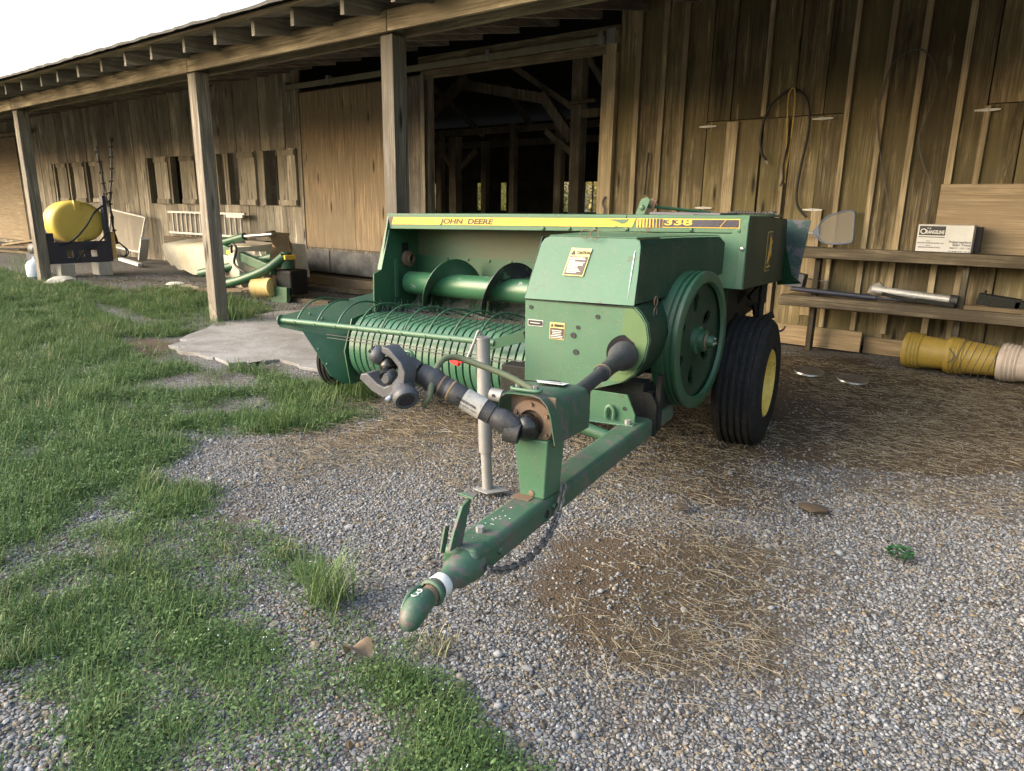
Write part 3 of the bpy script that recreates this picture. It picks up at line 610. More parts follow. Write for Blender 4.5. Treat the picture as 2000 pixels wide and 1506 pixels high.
P_(sp.tube([(-1.05, 4.6, 1.303), (-.76, 4.6, 1.300)], .005, 6), 'tension_spring', K_plastic)
# --- front drive shield: flat panel, slanted upper cover, rounded guard
FV = 2.85
pf = MB().prism([(-1.527, FV, .527), (-1.185, FV, .527), (-1.037, FV, .580), (-.985, FV, .620), (-.945, FV, .690), (-.930, FV, .775), (-.945, FV, .845), (-.972, FV, .885), (-1.004, FV, .914), (-1.532, FV, .906)], (0, .008, 0))
pan = P_(pf, 'front_shield', G_front, bevel=.002)
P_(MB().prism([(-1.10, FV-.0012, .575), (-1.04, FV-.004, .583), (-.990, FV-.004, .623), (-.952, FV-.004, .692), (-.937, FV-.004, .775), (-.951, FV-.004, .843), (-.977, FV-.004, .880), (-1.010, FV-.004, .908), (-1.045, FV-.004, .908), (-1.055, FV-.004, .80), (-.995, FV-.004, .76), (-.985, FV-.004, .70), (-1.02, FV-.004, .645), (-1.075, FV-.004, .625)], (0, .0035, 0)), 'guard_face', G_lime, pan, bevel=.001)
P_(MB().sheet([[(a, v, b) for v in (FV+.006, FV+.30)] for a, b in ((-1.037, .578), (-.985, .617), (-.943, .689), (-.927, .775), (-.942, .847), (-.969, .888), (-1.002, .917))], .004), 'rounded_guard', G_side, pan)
P_(MB().prism([(-1.19, FV+.001, .395), (-.975, FV+.001, .405), (-.975, FV+.001, .44), (-1.015, FV+.001, .526), (-1.19, FV+.001, .526)], (0, .010, 0)), 'lower_plate', G_front, bevel=.002)
P_(MB().prism([(-1.195, FV-.05, .390), (-.965, FV-.05, .398), (-.965, FV+.02, .398), (-1.195, FV+.02, .390)], (0, 0, .008)), 'lower_flange', G_front, bevel=.003)
P_(MB().tube(smooth_path([(-1.105, FV-.012, .41), (-1.105, FV-.014, .45), (-1.09, FV-.014, .468), (-1.07, FV-.014, .45), (-1.07, FV-.012, .41)]), .0085, 8), 'lift_eye', G_front)
P_(MB().tube([(-.993, FV-.035, .40), (-.993, FV-.035, .425)], .014, 6), 'bolt', S_galv)
P_(MB().tube([(-.990, FV-.03, .395), (-.990, FV-.03, .27)], .014, 10), 'hitch_pin', G_front)
UT = 3.02
up = MB().prism([(-1.534, FV-.004, .912), (-1.006, FV-.004, .919), (-1.028, FV+.09, 1.06), (-1.046, UT-.018, 1.158), (-1.056, UT-.005, 1.180), (-1.078, UT, 1.190), (-1.495, UT, 1.188), (-1.522, UT-.005, 1.178), (-1.534, UT-.018, 1.155)], (0, .008, .002))
upp = P_(up, 'upper_cover', G_front, bevel=.002)
P_(MB().sheet([[(-1.50, UT+.002, 1.192), (-1.072, UT+.002, 1.194)], [(-1.50, 3.40, 1.196), (-.98, 3.40, 1.194)], [(-1.50, 3.72, 1.194), (-.885, 3.72, 1.192)]], .004), 'cover_top', G_front, upp)
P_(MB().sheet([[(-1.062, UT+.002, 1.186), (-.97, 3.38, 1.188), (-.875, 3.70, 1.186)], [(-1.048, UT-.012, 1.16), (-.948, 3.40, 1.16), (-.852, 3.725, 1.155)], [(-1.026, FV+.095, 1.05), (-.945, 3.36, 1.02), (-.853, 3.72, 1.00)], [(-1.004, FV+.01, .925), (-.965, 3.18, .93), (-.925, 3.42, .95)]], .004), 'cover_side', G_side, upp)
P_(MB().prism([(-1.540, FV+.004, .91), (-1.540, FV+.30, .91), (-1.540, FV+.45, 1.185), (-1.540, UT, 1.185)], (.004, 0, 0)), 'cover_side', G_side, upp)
P_(MB().box(-1.534, -1.008, FV-.0055, FV+.002, .9085, .9125), 'seam', K_frame, pan)
for u, z, r in ((-1.50, .875, .009), (-1.17, .858, .010), (-1.262, .803, .009), (-1.283, .765, .013), (-1.268, .690, .013)): P_(MB().lathe([(0, 0), (r, 0), (r, .002)], (u, FV-.0016, z), (0, -1, 0), 16), 'hole', K_print, pan)
P_(MB().lathe([(0, 0), (.009, 0), (.009, .002)], (-1.025, FV-.0014+.002, .462), (0, -1, 0), 16), 'hole', K_print)
# spring clips (two rings each)
for c, d, pr_ in (((-1.285, 2.995, 1.205), (1, 0, 0), upp), ((-.955, FV+.13, .905), (0, 0, 1), pan)):
    for s in (-1, 1):
        o = Vector(c)+Vector(d)*s*.024
        a1, a2 = (Vector((1, 0, 0)), Vector((0, 0, 1))) if pr_ is upp else (Vector((0, 1, 0)), Vector((0, 0, 1)))
        P_(MB().tube([o+(a1*math.cos(q)+a2*math.sin(q))*.021 for q in np.linspace(0, 2*math.pi, 17)[:-1]], .0022, 6, closed=True), 'spring_clip', S_rust, pr_)
# decals with their words
n_up = Vector((0, -(.28), .17)).normalized(); slope = Vector((0, .17, .27)).normalized()
def on_cover(u, s): p = Vector((0, FV-.004, .915))+slope*s; return Vector((u, p.y, p.z))+Vector((0, -.27, .17)).normalized()*.003
def slab_on(name, m, u0, u1, s0, s1, lift, parent, sh=0):
    q = Vector((0, -.27, .17)).normalized()*lift
    pts = [on_cover(u0-sh*0, s0)+q, on_cover(u1, s0)+q, on_cover(u1+sh, s1)+q, on_cover(u0+sh, s1)+q]
    return P_(MB().prism(pts, Vector((0, -.27, .17)).normalized()*.0012), name, m, parent)
lab = slab_on('caution_label', CR_dec, -1.375, -1.275, .125, .265, .0, upp, .008)
slab_on('label_field', BR_dec, -1.370, -1.280, .130, .222, .0016, lab, .006)
X1 = Vector((1, 0, 0)); so_ = Vector((0, -.27, .17)).normalized()*.0034
text('lettering', 'CAUTION', K_print, lab, on_cover(-1.334, .234)+so_, X1, slope, .022, width=.062, shear=.2, bold=.0004)
tri = [on_cover(-1.364, .230)+so_, on_cover(-1.340, .230)+so_, on_cover(-1.350, .254)+so_]; P_(MB().prism(tri, Vector((0, -.27, .17)).normalized()*.0008), 'warning_triangle', K_print, lab)
for k in range(11):
    L = (.075, .08, .03, .078, .074, .072, .05, .055, .06, .07, .05)[k]; slab_on('print_line', WH_clean, -1.362, -1.362+L, .2125-k*.0074, .2155-k*.0074, .0032, lab)
def flat_label(u0, u1, z0, z1, title, tm, fm, lines, head):
    l = P_(MB().prism([(u0, FV-.0016, z0), (u1, FV-.0016, z0), (u1, FV-.0016, z1), (u0, FV-.0016, z1)], (0, .0014, 0)), 'warning_label', CR_dec if head else WH_clean, pan)
    e = .003; zz = z1-(z1-z0)*.33 if head else z1-e
    P_(MB().prism([(u0+e, FV-.0032, z0+e), (u1-e, FV-.0032, z0+e), (u1-e, FV-.0032, zz), (u0+e, FV-.0032, zz)], (0, .0014, 0)), 'label_field', fm, l)
    if head:
        text('lettering', title, K_print, l, (u0+.022, FV-.0026, zz+.006), (1, 0, 0), (0, 0, 1), .018, width=(u1-u0)-.026, shear=.15, bold=.0003)
        P_(MB().prism([(u0+.004, FV-.0026, zz+.005), (u0+.020, FV-.0026, zz+.005), (u0+.012, FV-.0026, zz+.021)], (0, .0008, 0)), 'warning_triangle', K_print, l)
    for k in range(lines):
        L = (u1-u0)*random.uniform(.55, .85); z = zz-.010-k*(zz-z0-.012)/max(lines, 1)
        P_(MB().prism([((u0+u1-L)/2, FV-.0048, z-.0028), ((u0+u1+L)/2, FV-.0048, z-.0028), ((u0+u1+L)/2, FV-.0048, z), ((u0+u1-L)/2, FV-.0048, z)], (0, .0012, 0)), 'print_line', WH_clean, l)
flat_label(-1.402, -1.328, .738, .815, 'WARNING', K_print, BR_dec, 5, True)
flat_label(-1.515, -1.437, .789, .818, '', K_print, K_print, 1, False)
P_(MB().prism([(-1.071, 2.988, 1.13), (-1.064, 2.988, 1.14), (-1.052, 2.905, 1.00), (-1.042, 2.855, .93)], (0, -.0014, .001)), 'scratch', paint('pale_scratch', (.35, .50, .45), .5, dirtamt=0), upp)
# --- flywheel
fa = R(-6); FD = Vector((math.cos(fa), math.sin(fa), 0)); FC = Vector((-.84, 3.40, .70)); FR = .335
prof = [(.275, -.015), (.285, .0), (FR-.012, 0), (FR, -.006), (FR, -.020), (FR-.014, -.026), (FR-.014, -.032), (FR, -.038), (FR, -.046), (FR-.014, -.052), (FR-.012, -.060), (FR, -.066), (FR, -.120), (FR-.008, -.126), (.27, -.126), (.262, -.09)]
fw = P_(MB().lathe(prof, FC, FD, 96), 'flywheel', G_wheel, angle=30)
x_, y_, d_ = frame_of(FD); V = []; Fc = []; idx = {}
nr, na = 27, 168; rs = np.linspace(.045, .285, nr)
def gv(i, j, s):
    k_ = (i, j % na, s)
    if k_ not in idx:
        a = 2*math.pi*j/na; dish = -.030-.022*math.sin(min(1, (rs[i]-.045)/.24)*math.pi)
        idx[k_] = len(V); V.append(FC+FD*(dish-(.016 if s else 0))+(x_*math.cos(a)+y_*math.sin(a))*rs[i])
    return idx[k_]
def inhole(i, j):
    r_ = (rs[i]+rs[i+1])/2; a = (j+.5)/na*6 % 1-.5; return ((r_-.182)/.045)**2+(a*2*math.pi/6*.182/.029)**2 < 1
for i in range(nr-1):
    for j in range(na):
        if inhole(i, j): continue
        Fc += [(gv(i, j, 0), gv(i+1, j, 0), gv(i+1, j+1, 0), gv(i, j+1, 0)), (gv(i, j, 1), gv(i, j+1, 1), gv(i+1, j+1, 1), gv(i+1, j, 1))]
        for (di, dj, e) in ((0, 1, ((i, j+1), (i+1, j+1))), (0, -1, ((i+1, j), (i, j))), (1, 0, ((i+1, j+1), (i+1, j))), (-1, 0, ((i, j), (i, j+1)))):
            ii, jj = i+di, (j+dj) % na
            if ii < 0 or ii >= nr-1 or inhole(ii, jj): Fc.append((gv(*e[0], 0), gv(*e[0], 1), gv(*e[1], 1), gv(*e[1], 0)))
m_ = MB(); m_.add(V, Fc, True); P_(m_, 'flywheel_web', G_side, fw, angle=50)
hub = P_(MB().lathe([(.075, -.04), (.07, -.02), (.055, -.012), (.052, .012), (.030, .014), (.030, .045), (.022, .055), (0, .056)], FC, FD, 32), 'hub', G_wheel, fw)
P_(MB().lathe([(.034, .0), (.038, .006), (.034, .012)], FC+FD*.012, FD, 24), 'hub_seal', S_rust, hub)
for k in range(3):
    a = 2*math.pi*k/3+.5; P_(MB().tube([FC+FD*.05+(x_*math.cos(a)+y_*math.sin(a))*.016, FC+FD*.062+(x_*math.cos(a)+y_*math.sin(a))*.016], .006, 6), 'bolt', S_galv, hub)
P_(MB().tube([FC-FD*.03, FC-FD*.4], .03, 12), 'flywheel_shaft', K_frame, fw)
# --- tongue, hitch
TZ0, TZ1, TU0, TU1 = .315, .402, -1.045, -.928
tong = P_(MB().box(TU0, TU1, 1.47, 3.30, TZ0, TZ1), 'tongue', G_worn, bevel=.022, seg=4)
for v, z in ((1.60, .36), (1.95, .365)): P_(MB().tube([(TU1-.002, v, z), (TU1+.010, v, z)], .013, 6), 'bolt', G_worn, tong)
P_(MB().tube([(-.995, 1.60, .400), (-.995, 1.60, .418)], .013, 6), 'bolt', S_galv, tong)
P_(MB().lathe([(0, 0), (.014, 0), (.014, .002)], (TU1+.0006, 1.90, .355), (1, 0, 0), 16), 'hole', K_print, tong)
P_(MB().box(-1.04, -.975, 1.86, 1.93, .4025, .4045), 'rust_patch', S_rust, tong, bevel=.001)
wsp = MB()
for k in range(34):
    c = Vector((random.gauss(-1.0, .014), random.choice([random.gauss(1.52, .02), random.gauss(1.70, .05)]), .4026)); a = random.uniform(0, 3)
    wsp.add([c+Vector((math.cos(a+q)*random.uniform(.0008, .0035), math.sin(a+q)*random.uniform(.0008, .006), 0)) for q in np.linspace(0, 6.28, 7)[:-1]], [tuple(range(6))])
P_(wsp, 'paint_flecks', WH, tong)
hc = P_(MB().lathe([(0, .0), (.030, .0), (.031, .02), (.031, .06), (.036, .075), (.044, .09), (.046, .12), (.05, .14), (.05, .17), (0, .17)], (-.970, 1.345, .352), (0, 1, 0), 28), 'hitch_swivel', G_worn)
P_(MB().lathe([(.031, 0), (.0322, .002), (.0322, .028), (.031, .030)], (-.970, 1.345, .352), (0, 1, 0), 32), 'paint_band', WH, hc)
P_(MB().lathe([(.030, 0), (.036, .003), (.038, .009), (.036, .015), (.030, .018)], (-.968, 1.315, .352), (0, 1, 0), 32), 'collar', G_worn, hc)
P_(MB().lathe([(.026, 0), (.026, .03)], (-.967, 1.296, .351), (0, 1, 0), 28), 'neck', S_rust, hc)
hp = [(-.967, 1.302, .352), (-.966, 1.288, .352), (-.965, 1.268, .351), (-.963, 1.248, .347), (-.961, 1.232, .340), (-.960, 1.220, .330), (-.959, 1.213, .319), (-.959, 1.210, .311)]
hh = P_(MB().tube(hp, [.024, .030, .0325, .0335, .0325, .0295, .0245, .016], 24), 'hitch_head', G_worn)
P_(MB().tube([(-.988, 1.300, .374), (-.990, 1.275, .377), (-.989, 1.248, .371), (-.986, 1.228, .356), (-.980, 1.214, .335)], .007, 8), 'weld_rib', G_worn, hh)
P_(MB().box(-1.005, -.935, 1.45, 1.50, .312, .395), 'hitch_block', G_worn, bevel=.02, seg=3)
P_(MB().box(-1.038, -.934, 1.478, 1.56, .310, .4065), 'hitch_sleeve', G_worn, bevel=.018, seg=3)
def th(p): a, b = p; r_ = .0328; return Vector((-.965+r_*math.sin(a), 1.262-b*.62, .350+r_*math.cos(a)))   # painted digit wraps the head
dg = [(-.42, -.022), (-.25, -.026), (-.02, -.024), (.10, -.013), (-.02, -.002), (-.20, -.002), (.0, .002), (.12, .012), (.02, .024), (-.18, .027), (-.36, .022)]
P_(MB().tube(smooth_path([th(p) for p in dg], 4), .0018, 6), 'painted_digit', WH_clean, hh)
P_(MB().prism([(-1.005, 1.445, .405), (-1.0, 1.50, .405), (-.998, 1.52, .47), (-.996, 1.545, .535), (-.998, 1.50, .520), (-1.003, 1.465, .455)], (.010, 0, 0)), 'latch_handle', G_worn, bevel=.002)
P_(MB().prism([(-1.03, 1.535, .533), (-.965, 1.515, .538), (-.97, 1.55, .540), (-.995, 1.548, .537)], (0, 0, .006)), 'latch_thumb', G_worn, bevel=.001)
P_(MB().bar((-1.022, 1.445, .395), (-1.022, 1.47, .465), .006, .022), 'latch_guide', G_worn, bevel=.001)
# safety chain: separate links
lk = None; cpath = smooth_path([(TU1+.022, 1.515, .345), (TU1+.026, 1.56, .322), (TU1+.032, 1.64, .300), (TU1+.036, 1.75, .292), (TU1+.032, 1.86, .310), (TU1+.025, 1.93, .345), (TU1+.022, 1.965, .395), (TU1+.018, 1.985, .425)], 40)
acc = 0; pts = [cpath[0]]
for a, b in zip(cpath, cpath[1:]):
    acc += (b-a).length
    if acc >= .0205: pts.append(b); acc = 0
off = OFFS[bal.name]
for k, p in enumerate(pts):
    d = (pts[min(k+1, len(pts)-1)]-pts[max(k-1, 0)]).normalized()
    if lk is None:
        q = [Vector((math.cos(a)*.009, math.sin(a)*.009+(.0065 if math.sin(a) > 0 else -.0065), 0)) for a in np.linspace(0, 2*math.pi, 15)[:-1]]
        t0 = MB().tube(q, .0042, 6, closed=True); t0.v = [tuple(Vector(v)+off) for v in t0.v]; o = P_(t0, 'chain_link', S_chain); lk = o.data
    else: o = bpy.data.objects.new('chain_link', lk); col.objects.link(o); o.parent = bal
    qd = d.to_track_quat('Y', 'Z'); o.rotation_mode = 'QUATERNION'; o.rotation_quaternion = qd @ Matrix.Rotation(R(90*(k % 2)+45), 3, 'Y').to_quaternion(); o.location = p-off
# --- upright, bent shield, PTO shaft
P_(MB().add([(-1.028, 1.90, .40), (-.938, 1.90, .40), (-.930, 2.0, .40), (-1.035, 2.0, .40), (-1.055, 1.90, .60), (-.930, 1.90, .60), (-.925, 2.02, .60), (-1.055, 2.02, .60)], [(0, 3, 2, 1), (4, 5, 6, 7), (0, 1, 5, 4), (1, 2, 6, 5), (2, 3, 7, 6), (3, 0, 4, 7)]), 'shaft_upright', G_front, bevel=.006)
P_(MB().lathe([(0, -.004), (.010, -.003), (.010, 0)], (-.985, 1.90, .415), (0, 1, 0), 10), 'bolt', S_rust)
SC = Vector((-.998, 1.90, .648))
P_(MB().prism([(-1.085, 1.935, .57), (-.925, 1.935, .57), (-.925, 1.935, .735), (-1.085, 1.935, .735)], (0, .008, 0)), 'bearing_plate', S_rust)
fl_ = P_(MB().lathe([(.045, 0), (.045, -.018), (.075, -.014), (.080, 0)], SC+Vector((0, .03, 0)), (0, 1, 0), 32), 'bearing_flange', S_rust)
for a in (30, 90, 150, 210, 270, 330): P_(MB().tube([SC+Vector((math.cos(R(a))*.063, .016, math.sin(R(a))*.063)), SC+Vector((math.cos(R(a))*.063, .006, math.sin(R(a))*.063))], .006, 6), 'bolt', S_rust, fl_)
prof_ = [(-1.105, .60), (-1.105, .70), (-1.098, .728), (-1.078, .742), (-1.05, .746), (-.985, .748), (-.955, .742), (-.932, .722), (-.918, .69), (-.905, .62), (-.900, .598)]
rear_ = [(-1.235, .56), (-1.235, .64), (-1.225, .672), (-1.205, .688), (-1.17, .692), (-1.02, .704), (-.98, .704), (-.952, .694), (-.940, .67), (-.936, .60), (-.938, .556)]
shd = P_(MB().sheet([[(a+(c-a)*f, 1.885+(2.24-1.885)*f, b+(d-b)*f) for f in (0, .35, .7, 1)] for (a, b), (c, d) in zip(prof_, rear_)], .0035), 'shaft_shield', G_worn)
P_(MB().prism([(-1.085, 2.12, .7275), (-1.14, 2.22, .7075), (-1.01, 2.22, .7115), (-.985, 2.12, .7305)], (0, 0, .0012)), 'worn_label', WH_card, shd)
P_(MB().prism([(-1.07, 2.15, .7292), (-1.06, 2.19, .724), (-1.02, 2.18, .726), (-1.01, 2.15, .7305), (-1.04, 2.165, .728)], (0, 0, .0012)), 'label_print', K_print, shd)
P_(MB().tube(smooth_path([(-1.075, 1.945, .752), (-1.08, 1.93, .752), (-1.07, 1.918, .752), (-1.03, 1.915, .753), (-.985, 1.918, .754), (-.975, 1.93, .754), (-.985, 1.942, .754), (-1.03, 1.945, .753), (-1.07, 1.947, .752)], 5), .006, 8), 'holder_base', G_front, shd)
for u in (-1.058, -.995): P_(MB().tube([(u, 1.93, .748), (u, 1.93, .768)], .009, 6), 'bolt', S_galv, shd)
PA, PB = Vector((-1.02, 1.86, .640)), Vector((-1.372, 1.775, .812))
dP = (PB-PA).normalized(); L_ = (PB-PA).length
pto = P_(MB().lathe([(0, 0), (.028, 0), (.036, .03), (.038, .06), (.033, .075), (.031, .09), (.034, .092), (.034, .20), (.0355, .205), (.0355, .26), (.034, .262), (.036, L_*.72), (.040, L_*.74), (.041, L_*.80), (.036, L_*.82), (.036, L_*.9), (.0, L_*.9)], PA, dP, 32), 'drive_shaft', K_plastic)
P_(MB().lathe([(.0362, .125), (.0362, .195)], PA, dP, 32), 'shaft_label', paint('dirty_label', (.32, .31, .29), .7, dirtamt=.6, sc=4), pto)
zl = dP.cross(Vector((0, 0, 1))).normalized()
for k in range(5):
    a0 = .2+k*.13
    xx_, yy_, _ = frame_of(dP)
    pass
text('lettering', 'DANGER ROTATING', K_print, pto, PA+dP*.20+Vector((0, -.0372, .006)), -dP, (0, 0, 1), .012, width=.07)
text('lettering', 'KEEP AWAY FROM', K_print, pto, PA+dP*.20+Vector((0, -.036, -.008)), -dP, (0, 0, 1), .012, width=.07)
for s_, m in ((.24, TAN2), (.275, K_plastic)): P_(MB().lathe([(.036, s_), (.0375, s_+.004), (.036, s_+.008)], PA, dP, 28), 'collar_ring', S_rust if m is K_plastic else m, pto)
P_(MB().ico(SC+Vector((-.005, -.005, -.01)), .045, 2, .10), 'rear_joint', K_gloss, pto)
P_(MB().tube([PA-dP*.01+Vector((0, 0, -.01)), PA+dP*.04+Vector((0, 0, -.022))], [.036, .04], 12), 'rear_yoke', K_plastic, pto)
# universal joint: the shaft's own yoke, the cross, and the tractor yoke folded back beside the shaft
yk = [(-1.411, .883), (-1.385, .881), (-1.342, .845), (-1.328, .819), (-1.334, .777), (-1.367, .743), (-1.41, .733), (-1.452, .749), (-1.495, .778), (-1.49, .794), (-1.465, .799), (-1.43, .774), (-1.405, .766), (-1.378, .78), (-1.357, .799), (-1.354, .829), (-1.376, .851), (-1.411, .865)]
yk = [(-1.412+(a+1.412)*1.12, .808+(b-.808)*1.12) for a, b in yk]
f1 = P_(MB().prism([(a, 1.680, b) for a, b in yk], (0, .06, 0)), 'tractor_yoke', S_iron, bevel=.005, seg=3)
hd = (Vector((-1.287, 1.665, .716))-Vector((-1.358, 1.72, .768))).normalized()
P_(MB().lathe([(0, -.01), (.030, -.01), (.036, .01), (.037, .05), (.041, .056), (.041, .070), (.036, .078), (.026, .078), (.025, .02), (0, .02)], (-1.362, 1.715, .771), hd, 32), 'yoke_hub', S_iron, f1)
P_(MB().lathe([(0, 0), (.0255, 0)], Vector((-1.362, 1.715, .771))+hd*.074, hd, 32), 'yoke_bore', K_print, f1)
P_(MB().tube([(-1.362, 1.675, .742), (-1.374, 1.655, .727)], .0095, 12), 'yoke_pin', S_bright, f1)
P_(MB().tube([(-1.36, 1.68, .746), (-1.367, 1.668, .736)], .014, 12), 'yoke_pin_collar', S_iron, f1)
cC = Vector((-1.418, 1.722, .822))
crs = P_(MB().tube([cC+Vector((-.062, 0, .048)), cC+Vector((.02, 0, -.035))], .017, 14).tube([cC+Vector((.024, -.045, -.026)), cC+Vector((-.02, .05, .02))], .019, 14).ico(cC, .030, 2, .05), 'universal_cross', K_gloss)
P_(MB().lathe([(0, -.018), (.017, -.018), (.022, -.013), (.024, 0), (.024, .02), (0, .02)], (-1.392, 1.690, .794), (.1, 1, .05), 24), 'bearing_cap', S_iron, crs)
P_(MB().lathe([(0, -.02), (.02, -.019), (.029, -.010), (.031, .004), (.026, .02), (0, .024)], (-1.452, 1.710, .856), (.6, .5, -.6), 24), 'bearing_cap', S_iron, crs)
P_(MB().tube([PB-dP*.03, PB+dP*.0, cC+Vector((.03, .03, .015))], [.034, .034, .024], 20), 'shaft_yoke', K_plastic)
P_(MB().bar(PB+Vector((.01, -.02, .03)), cC+Vector((-.01, .0, .052)), .04, .018), 'yoke_arm', S_iron, f1, bevel=.004)
hk = P_(MB().tube(smooth_path([(-1.005, 1.93, .756), (-1.10, 1.925, .790), (-1.22, 1.90, .825), (-1.27, 1.875, .840), (-1.292, 1.84, .832), (-1.293, 1.80, .800), (-1.275, 1.755, .762), (-1.272, 1.74, .735), (-1.285, 1.735, .716), (-1.30, 1.75, .70)], 6), .0105, 10), 'shaft_holder', paint('mossy_rod', (.07, .085, .045), .6, (.10, .13, .07), dirtamt=.5, sc=4))
P_(MB().tube(smooth_path([(-1.372, 1.80, .80), (-1.376, 1.80, .835), (-1.388, 1.80, .855), (-1.404, 1.80, .855), (-1.415, 1.80, .838), (-1.408, 1.80, .815), (-1.40, 1.80, .80)], 5), .0065, 8), 'hitch_eye', G_front)
# second shaft into the shield
qa, qb = Vector((-.985, 2.14, .665)), Vector((-1.035, FV-.01, .705)); dq = (qb-qa).normalized(); Lq = (qb-qa).length
sh2 = P_(MB().lathe([(0, -.15), (.027, -.15), (.027, Lq*.55), (.033, Lq*.56), (.034, Lq*.66), (.030, Lq*.67), (.034, Lq*.72), (.040, Lq*.86), (.060, Lq*.93), (.062, Lq+.0), (0, Lq)], qa, dq, 32), 'rear_drive_shaft', K_plastic)
P_(MB().lathe([(.034, Lq*.555), (.036, Lq*.57), (.034, Lq*.585)], qa, dq, 28), 'shaft_ring', S_rust, sh2)
P_(MB().lathe([(0, 0), (.082, 0), (.086, .003)], (-1.035, FV-.0012, .705), (0, -1, 0), 36), 'shaft_opening', K_print, pan)
# --- jack stand
JU, JV = -1.625, 2.68
jk = P_(MB().tube([(JU-.012, JV, .20), (JU-.030, JV, .735)], .032, 24), 'jack', S_galv)
P_(MB().tube([(JU, JV, .008), (JU-.012, JV, .22)], .025, 20), 'jack_leg', S_galv, jk)
P_(MB().prism([(JU-.06, JV-.04, .012), (JU+.03, JV-.055, .010), (JU+.10, JV+.03, .012), (JU+.01, JV+.05, .012)], (0, 0, .006)), 'jack_foot', S_galv, jk, bevel=.002)
P_(MB().tube([(JU-.030, JV, .735), (JU-.030, JV, .745)], .034, 20), 'jack_cap', S_galv, jk)
P_(MB().tube(smooth_path([(JU-.03, JV, .75), (JU-.04, JV-.02, .775), (JU-.055, JV-.03, .73), (JU-.085, JV-.05, .645), (JU-.11, JV-.05, .635)], 5), .006, 8), 'jack_handle', S_galv, jk)
P_(MB().box(JU-.165, JU-.115, JV-.07, JV-.045, .615, .655, Matrix.Rotation(R(20), 3, 'Y')).box(JU-.12, JU-.085, JV-.068, JV-.048, .628, .648, Matrix.Rotation(R(-15), 3, 'Y')), 'jack_grip', RED, jk, bevel=.004)
P_(MB().tube([(JU+.015, JV, .485), (JU+.075, JV+.005, .480)], .030, 20), 'jack_socket', S_galv, jk)
P_(MB().lathe([(0, 0), (.008, 0), (.008, .002)], (JU+.045, JV-.0285, .487), (0, -1, 0), 12), 'hole', K_print, jk)
P_(MB().tube([(JU+.06, JV+.004, .481), (-1.04, JV+.02, .372)], .027, 16), 'jack_tube', G_wheel)
# ================================================================== things standing about
# --- three-point sprayer with yellow tank
spx = thing('field_sprayer', (-13.2, 4.9, gz(-13.2, 4.9)+.2), 'three point field sprayer with yellow oval tank and folded booms', 'sprayer')
def Q(mb, name, m, parent, **k): return mb.build(name, m, parent, **k)
ty, tz = 4.965, .968
def ell(sy, sz, x, n=48, e=2.08):
    return [(x, ty+sy*math.copysign(abs(math.cos(a))**(2/e), math.cos(a)), tz+sz*math.copysign(abs(math.sin(a))**(2/e), math.sin(a))) for a in np.linspace(0, 2*math.pi, n, endpoint=False)]
tb_ = MB(); prof = [(-13.62, .05), (-13.615, .7), (-13.59, .88), (-13.55, .97), (-13.50, 1), (-13.44, 1.0), (-13.435, 1.012), (-13.41, 1.012), (-13.405, 1.0), (-13.35, 1.0), (-13.24, .975), (-13.19, .92), (-13.165, .84), (-13.16, .70), (-13.157, .4), (-13.155, .03)]
V = []; n_ = 48
for x, k in prof: V += ell(.43*k, .348*k, x)
Fc = [(i*n_+j, i*n_+(j+1) % n_, (i+1)*n_+(j+1) % n_, (i+1)*n_+j) for i in range(len(prof)-1) for j in range(n_)]
tb_.add(V, Fc, True); tank = Q(tb_, 'tank', Y_tank, spx)
Q(MB().box(-13.20, -13.135, 4.905, 5.005, 1.16, 1.318), 'tank_lug', Y_tank, tank, bevel=.008)
Q(MB().box(-13.20, -13.135, 4.875, 4.995, .62, .72), 'tank_lug', Y_tank, tank, bevel=.008)
fr = MB().box(-13.02, -13.0, 4.30, 5.33, .31, .405).box(-13.02, -13.0, 4.30, 5.33, .515, .66)
for y0, y1 in ((4.30, 4.655), (4.745, 4.83), (4.915, 5.02), (5.115, 5.33)): fr.box(-13.02, -13.0, y0, y1, .405, .515)
fro = Q(fr, 'frame', BLUEBLK, spx)
Q(MB().box(-13.8, -13.02, 4.32, 4.36, .33, .45).box(-13.8, -13.02, 5.28, 5.32, .33, .45).box(-13.8, -13.05, 4.5, 5.2, .58, .62), 'frame_rail', BLUEBLK, spx, bevel=.003)
Q(MB().box(-13.1, -13.0, 4.28, 4.34, .3, .95), 'mast', BLUEBLK, spx, bevel=.004); Q(MB().box(-13.15, -13.03, 5.31, 5.37, .31, 1.4), 'mast', BLUEBLK, spx, bevel=.004); Q(MB().box(-13.1, -13.03, 4.345, 4.50, .66, .80), 'gusset', BLUEBLK, spx, bevel=.004)
def boom(pts, ri, name='boom'):
    p = smooth_path(pts, 8); b = Q(MB().tube(p, .017, 8), name, K_plastic, spx)
    for k in range(3, len(p), 5):
        Q(MB().tube([p[k]+Vector((.0, -.03, 0)), p[k]+Vector((.03, .03, .01))], .014, 8), 'nozzle', K_plastic, b)
    Q(MB().tube([q+Vector((.03, .012*math.sin(i*.7), 0)) for i, q in enumerate(p)], .010, 6), 'boom_hose', HOSE, b)
boom([(-13.2, 5.39, 2.20), (-13.2, 5.40, 1.95), (-13.2, 5.42, 1.67), (-13.2, 5.445, 1.40), (-13.2, 5.455, 1.22)], 0)
boom([(-13.2, 5.655, 2.37), (-13.2, 5.62, 2.2), (-13.2, 5.60, 1.93), (-13.2, 5.55, 1.6), (-13.2, 5.50, 1.30), (-13.2, 5.50, .95), (-13.2, 5.53, .60)], 0)
Q(MB().tube(smooth_path([(-13.0, 4.57, .616), (-12.98, 4.75, .677), (-12.98, 4.965, .88), (-13.0, 5.155, 1.13), (-13.05, 5.35, 1.26)], 6), .016, 8), 'hose', HOSE, spx)
